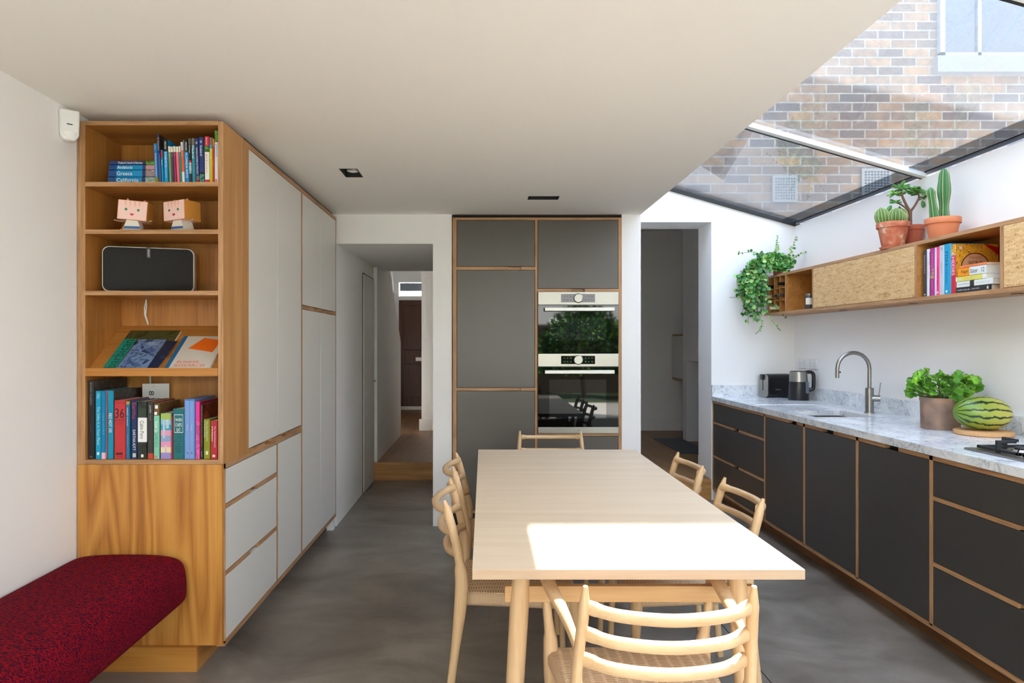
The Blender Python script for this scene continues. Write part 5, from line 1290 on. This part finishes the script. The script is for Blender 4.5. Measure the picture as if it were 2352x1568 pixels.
def spines(mb, base, axis, L, r, ribs, rows, neck=None, ln=.006, rng=rnd, w=.0012):
    b0 = Vector(base); a0 = Vector(axis).normalized(); s0 = a0.orthogonal().normalized(); t0 = a0.cross(s0)
    for k in range(ribs):
        th = 2*PI*k/ribs; d0 = s0*math.cos(th)+t0*math.sin(th); pp = []
        for i in range(1, 20):
            f = i/20; rr = r*(min(1, .55+f*2.2) if neck is None else neck(f))
            if f > .8: rr *= math.sqrt(max(0, 1-((f-.8)/.2)**2))*.98+.02
            pp.append(b0+a0*(L*f)+d0*(rr*1.0))
        mb.tube(pp, w*.9, 5)
    base = Vector(base); ax = Vector(axis).normalized(); s_ = ax.orthogonal().normalized(); t_ = ax.cross(s_)
    for i in range(1, rows):
        f = i/rows; rr = r*(min(1, .55+f*2.2) if neck is None else neck(f))
        if f > .8: rr *= math.sqrt(max(0, 1-((f-.8)/.2)**2))*.98+.02
        for k in range(ribs):
            th = 2*PI*k/ribs; d_ = s_*math.cos(th)+t_*math.sin(th)
            p = base+ax*(L*f)+d_*(rr*.995)
            for _ in range(3):
                e = (d_+ax*rng.uniform(-.9, 1.1)+ax.cross(d_)*rng.uniform(-1, 1)).normalized()
                q = e.orthogonal().normalized()*w
                mb.add([p-q, p+q, p+e*ln*rng.uniform(.7, 1.2)], [(0, 1, 2)])
M_cac = flat('cactus_green', (62, 112, 62), .5, var=.12, bscale=14)
M_cac2 = flat('barrel_cactus_green', (88, 124, 60), .5, var=.12, bscale=14)
M_spine = flat('cactus_spines', (216, 204, 140), .6)
M_bark = flat('succulent_bark', (120, 86, 66), .8, var=.15, bscale=60)
M_jade = flat('jade_leaf', (74, 134, 58), .35, var=.2, bscale=25); M_jade2 = flat('jade_leaf_light', (116, 170, 72), .35, var=.15, bscale=25)
ZS = 1.9455
# barrel cacti
o = thing('barrel_cactus', 'cluster of round yellow-spined cacti in a weathered terracotta pot, farthest pot on the wall shelf', 'cactus', (2.505, 4.178, ZS))
MB().lathe([(.001, 0), (.068, 0), (.075, .012), (.072, .012), (.066, .005), (.001, .005)], n=32).build('saucer', M_terra, o, world=False, smooth=True)
m_, n, l, b = newmat('limescaled_terracotta')
t = n.new('ShaderNodeTexCoord'); nz = n.new('ShaderNodeTexNoise'); nz.inputs['Scale'].default_value = 22; nz.inputs['Detail'].default_value = 5; l.new(t.outputs['Object'], nz.inputs['Vector'])
r = ramp(n, [(.4, (184, 100, 72)), (.56, (198, 122, 90)), (.68, (214, 192, 170))]); l.new(nz.outputs['Fac'], r.inputs[0]); l.new(r.outputs[0], b.inputs['Base Color']); b.inputs['Roughness'].default_value = .85
pot(o, .091, .155, m_, .034, .058, z=.006)
mb = MB(); ms = MB(); nk = lambda f: math.sin(PI*min(.98, max(.1, .12+.72*f)))
for (x, y, L, r_) in ((-.046, .02, .125, .041), (.004, -.018, .112, .045), (.05, .015, .12, .038), (.034, -.03, .085, .022), (-.01, .035, .08, .03)):
    ribbed(mb, (x, y, .135), (x*1.1, y, .4), L, r_, 13, .16, 78, 16, nk); spines(ms, (x, y, .135), (x*1.1, y, .4), L, r_, 13, 13, nk, .006)
mb.build('cactus_body', M_cac2, o, world=False, smooth=True); ms.build('spines', M_spine, o, world=False, fix=False)
# jade plant
o = thing('jade_plant', 'jade plant with forked brown stems in a plain terracotta pot behind the barrel cacti', 'succulent', (2.648, 4.212, ZS))
pot(o, .061, .150, M_terra2, .03, .042)
rj = random.Random(11)
sb = MB(); lf = MB()
tips = []
def br_(pts, r0, r1):
    p = bez(pts, 4); sb.tube(p, [r0+(r1-r0)*i/(len(p)-1) for i in range(len(p))], 8)
bx = -.03
br_([(bx, -.02, .14), (bx, -.02, .19), (bx, -.02, .235)], .012, .011)
br_([(bx, -.02, .23), (bx-.022, -.02, .27), (bx-.045, -.02, .32), (bx-.055, -.02, .355)], .009, .006)
br_([(bx, -.02, .23), (bx+.03, -.02, .27), (bx+.055, -.02, .315)], .008, .006)
br_([(bx-.004, -.02, .225), (bx-.03, -.03, .25), (bx-.065, -.03, .275), (bx-.09, -.03, .285)], .006, .004)
br_([(bx+.055, -.02, .315), (bx+.045, -.03, .345), (bx+.04, -.03, .36)], .005, .004)
br_([(bx-.05, -.02, .33), (bx-.1, -.02, .34)], .004, .003)
for (cx, cy_, cz, R, nn) in ((bx-.055, -.02, .375, .052, 22), (bx-.10, -.03, .335, .04, 14), (bx-.095, -.035, .285, .035, 12), (bx+.06, -.02, .345, .045, 18), (bx+.03, -.03, .365, .04, 14), (bx+.085, -.02, .32, .03, 10), (bx-.02, -.02, .345, .035, 12)):
    for _ in range(nn):
        th = rj.uniform(0, 2*PI); el = rj.uniform(-.5, .9)
        d_ = Vector((math.cos(th)*math.cos(el), math.sin(th)*math.cos(el)*.55, math.sin(el)*.55))
        p = Vector((cx, cy_, cz))+d_*R*.2
        lf.leaf(p, d_, (rj.uniform(-.4, .4), rj.uniform(-.9, -.1), 1), R*rj.uniform(.75, 1.05), R*.55, rj.choice((0, 0, 1)), fold=.06, tipw=.5)
for (x, z, d_) in ((bx-.12, .27, (-.5, 0, -.8)), (bx-.07, .265, (0, 0, -1)), (bx+.07, .30, (.15, 0, -1)), (bx+.10, .36, (.8, 0, .35))):
    lf.leaf((x, -.03, z), d_, (0, -1, .2), .048, .028, 0, fold=.05, tipw=.5)
sb.build('stems', M_bark, o, world=False, smooth=True); lo = lf.build('foliage', [M_jade, M_jade2], o, world=False, fix=False, smooth=True)
sd = lo.modifiers.new('thick', 'SOLIDIFY'); sd.thickness = .002
# columnar cactus
o = thing('columnar_cactus', 'two tall ribbed columnar cacti in an orange terracotta pot, nearest pot on the wall shelf', 'cactus', (2.575, 3.83, ZS))
pot(o, .089, .125, flat('orange_terracotta', (206, 128, 88), .8, var=.06, bscale=14), .034, .062)
mb = MB(); ms = MB()
nk1 = lambda f: .86+.16*math.sin(f*9.5+2.2)*(1 if f < .75 else .3)
ribbed(mb, (.004, -.005, .105), (0, 0, 1), .30, .034, 6, .30, 72, 30, nk1); spines(ms, (.004, -.005, .105), (0, 0, 1), .30, .034, 6, 38, nk1, .004, w=.001)
nk2 = lambda f: .85+.12*math.sin(f*6+1)
ribbed(mb, (-.042, .0, .105), (-.14, 0, 1), .195, .0265, 6, .28, 72, 24, nk2); spines(ms, (-.042, 0, .105), (-.14, 0, 1), .195, .0265, 6, 26, nk2, .004, w=.001)
mb.build('cactus_body', M_cac, o, world=False, smooth=True); ms.build('spines', M_spine, o, world=False, fix=False)

# trailing plant at the far end of the shelf
o = thing('trailing_plant', 'green trailing plant with small round leaves hanging over the far end of the wall shelf', 'plant', (2.5, 5.80, ZS))
MB().lathe(pot_prof(.05, .085, .02), n=28).build('flowerpot', M_terra, o, world=False, smooth=True)
rt_ = random.Random(5)
st_ = MB(); lv_ = MB()
L1m = flat('trailing_leaf_dark', (44, 104, 44), .4, var=.25, bscale=20); L2m = flat('trailing_leaf_mid', (86, 148, 62), .4, var=.2, bscale=20); L3m = flat('trailing_leaf_light', (150, 190, 100), .45, var=.12, bscale=20)
def strand(pts, nl, L0, L1, taper=True, light=.3):
    P_ = bez(pts, 8); k = len(P_)
    st_.tube(P_, [.0016]*k, 5)
    for i in range(nl):
        f = (i+.5)/nl; j = min(k-2, int(f*(k-1))); p = P_[j].lerp(P_[j+1], f*(k-1)-j)
        tg = (P_[j+1]-P_[j]).normalized()
        for s_ in (-1, 1):
            if rt_.random() < .12: continue
            a = rt_.uniform(0, 2*PI); side = tg.orthogonal().normalized(); side = (side*math.cos(a)+tg.cross(side)*math.sin(a))*s_
            side.y = -abs(side.y)*.6 if rt_.random() < .7 else side.y
            L = (L0+(L1-L0)*f)*rt_.uniform(.85, 1.45)
            lv_.leaf(p, side+tg*.3+Vector((0, 0, -.2)), (rt_.uniform(-.6, .3), -1, rt_.uniform(-.2, .9)), L, L*.85, 2 if rt_.random() < light else rt_.choice((0, 1, 1, 0)), fold=.08, tipw=.55)
# coordinates relative to the thing (x towards the wall, y away from the viewer)
T0 = Vector((0, 0, .10))
for i in range(56):    # crown
    a = rt_.uniform(0, 2*PI); R = rt_.uniform(.05, .16); h_ = rt_.uniform(-.02, .07)
    strand([(rt_.uniform(-.03, .03), rt_.uniform(-.03, .03), .09), (math.cos(a)*R*.6-.03, math.sin(a)*R*.4-.01, .13+h_*.5), (math.cos(a)*R-.06, math.sin(a)*R*.55-.01, .09+h_)], 7, .034, .028, light=.15)
for i in range(26):    # leaves standing in front of the pot
    xa = rt_.uniform(-.12, .09)
    strand([(xa*.4, -.02, .08), (xa*.8, -.07, .11), (xa, -.095, rt_.uniform(.01, .09))], 6, .036, .030, light=.12)
for i in range(46):    # falling curtain in front of the end of the box
    x1 = rt_.uniform(-.33, -.155); zb2 = rt_.uniform(-.42, -.10)*(1 if -.30 < x1 < -.18 else .75)
    y1 = rt_.uniform(-.14, .08)
    strand([(rt_.uniform(-.05, 0), rt_.uniform(-.06, .03), .10), (x1*.55, y1*.6, .12+rt_.uniform(-.02, .02)), (x1, y1, .0), (x1+rt_.uniform(-.02, .02), y1, zb2*.5), (x1+.02+rt_.uniform(-.03, .03), y1, zb2)], 13, .040, .026, light=.3)
for pts, nl, a_, b2 in (
    ([(-.02, 0, .12), (-.02, -.02, .22), (-.01, -.02, .34)], 13, .028, .010),
    ([(.06, 0, .12), (.11, -.02, .22), (.15, -.02, .33)], 10, .028, .012),
    ([(.05, 0, .12), (.12, -.04, .16), (.22, -.05, .19)], 10, .024, .010),
    ([(-.05, 0, .12), (-.2, -.04, .19), (-.36, -.05, .18)], 12, .028, .014),
    ([(-.08, 0, .10), (-.2, -.03, .10), (-.34, -.04, .02)], 9, .018, .010),
    ([(-.2, -.04, -.1), (-.3, -.05, -.18), (-.43, -.05, -.19)], 9, .028, .010),
    ([(-.2, -.06, -.3), (-.17, -.08, -.42), (-.22, -.08, -.50)], 10, .022, .010),
    ([(-.16, -.08, -.28), (-.1, -.1, -.38), (-.02, -.1, -.47)], 11, .024, .012),
    ([(-.1, -.1, -.24), (-.04, -.1, -.30), (.03, -.1, -.37)], 6, .022, .010)):
    strand(pts, nl, a_, b2, light=.55)
st_.build('stems', M_bark, o, world=False); lv_.build('foliage', [L1m, L2m, L3m], o, world=False, fix=False, smooth=True)

# leafy plant in the big clay pot
o = thing('leafy_pot_plant', 'bright green ruffled leafy plant in a large weathered clay pot beside the watermelon', 'plant', (2.475, 3.70, ZW))
m_, n, l, b = newmat('weathered_clay')
t = n.new('ShaderNodeTexCoord'); nz = n.new('ShaderNodeTexNoise'); nz.inputs['Scale'].default_value = 12; nz.inputs['Detail'].default_value = 6; l.new(t.outputs['Object'], nz.inputs['Vector'])
r = ramp(n, [(.35, (126, 104, 92)), (.5, (150, 124, 108)), (.62, (172, 136, 116))]); l.new(nz.outputs['Fac'], r.inputs[0]); l.new(r.outputs[0], b.inputs['Base Color']); b.inputs['Roughness'].default_value = .85
MB().lathe([(.001, 0), (.090, 0), (.092, .004), (.094, .145), (.098, .152), (.097, .168), (.090, .170), (.087, .15), (.001, .148)], n=44).build('clay_pot', m_, o, world=False, smooth=True)
MB().lathe([(.001, .149), (.086, .150), (.086, .152), (.001, .156)], n=24).build('soil', M_soil, o, world=False, smooth=True)
rl = random.Random(21); st_ = MB(); lv_ = MB()
def ruffled(p, d_, nrm, R, mi):
    """round scalloped leaf made of lobes around its stalk end"""
    d_ = Vector(d_).normalized(); nrm = Vector(nrm); nrm = (nrm-d_*nrm.dot(d_)).normalized(); q = d_.cross(nrm); p = Vector(p)
    k = 26; o_ = len(lv_.v)
    lv_.v.append(p)
    inner = []
    for ring in (.45, .86, 1.0):
        for j in range(k+1):
            th = math.radians(-150+300*j/k)
            lob = .80+.20*abs(math.sin(th*3.5))+(.07*(j % 2) if ring > .9 else 0)
            rr = R*ring*lob
            z_ = R*(.18*ring*ring*math.sin(th*3.5+1)+.12*ring*ring+.07*rl.uniform(-1, 1)*(ring > .5))
            lv_.v.append(p+d_*(rr*math.cos(th)*.95+R*.15)+q*rr*math.sin(th)+nrm*z_)
    K = k+1
    fs = [(o_, o_+1+j, o_+2+j) for j in range(k)]
    mi_ = [mi]*k
    for rg_ in range(2):
        for j in range(k): fs.append((o_+1+rg_*K+j, o_+1+(rg_+1)*K+j, o_+2+(rg_+1)*K+j, o_+2+rg_*K+j)); mi_.append(mi if rg_ == 0 else 2)
    lv_.f += fs; lv_.m += mi_
for i in range(96):
    a = rl.uniform(0, 2*PI); el = rl.uniform(0, 1)**.8
    R = .165*math.sqrt(rl.uniform(.05, 1)); hgt = .17+.135*rl.uniform(.15, 1)*(1-.35*(R/.165)**2)
    x, y = math.cos(a)*R*1.02+.005, math.sin(a)*R*.8
    if R > .12: hgt = rl.uniform(.19, .27)
    st_.tube(bez([(x*.25, y*.25, .15), (x*.7, y*.7, .15+(hgt-.15)*.6), (x, y, hgt)], 3), .0018, 5)
    ruffled((x, y, hgt), (math.cos(a)+rl.uniform(-.7, .7), math.sin(a)+rl.uniform(-.7, .7), rl.uniform(-.5, .7)), (rl.uniform(-.5, .5), -.7+rl.uniform(-.5, .3), rl.uniform(.3, 1)), rl.uniform(.024, .042), rl.choice((0, 0, 1)))
ruffled((.085, -.085, .14), (.3, -.2, -1), (0, -1, .3), .038, 1)
ruffled((.02, -.09, .185), (-.1, -.3, -1), (0, -1, .3), .034, 0)
st_.build('stalks', flat('leaf_stalk', (110, 130, 70), .6), o, world=False)
lv_.build('foliage', [flat('ruffled_leaf', (78, 140, 34), .5, var=.2, bscale=30), flat('ruffled_leaf_light', (124, 182, 44), .5, var=.15, bscale=30), flat('ruffled_leaf_edge', (92, 132, 44), .5, var=.45, bscale=90)], o, world=False, fix=False, smooth=True)
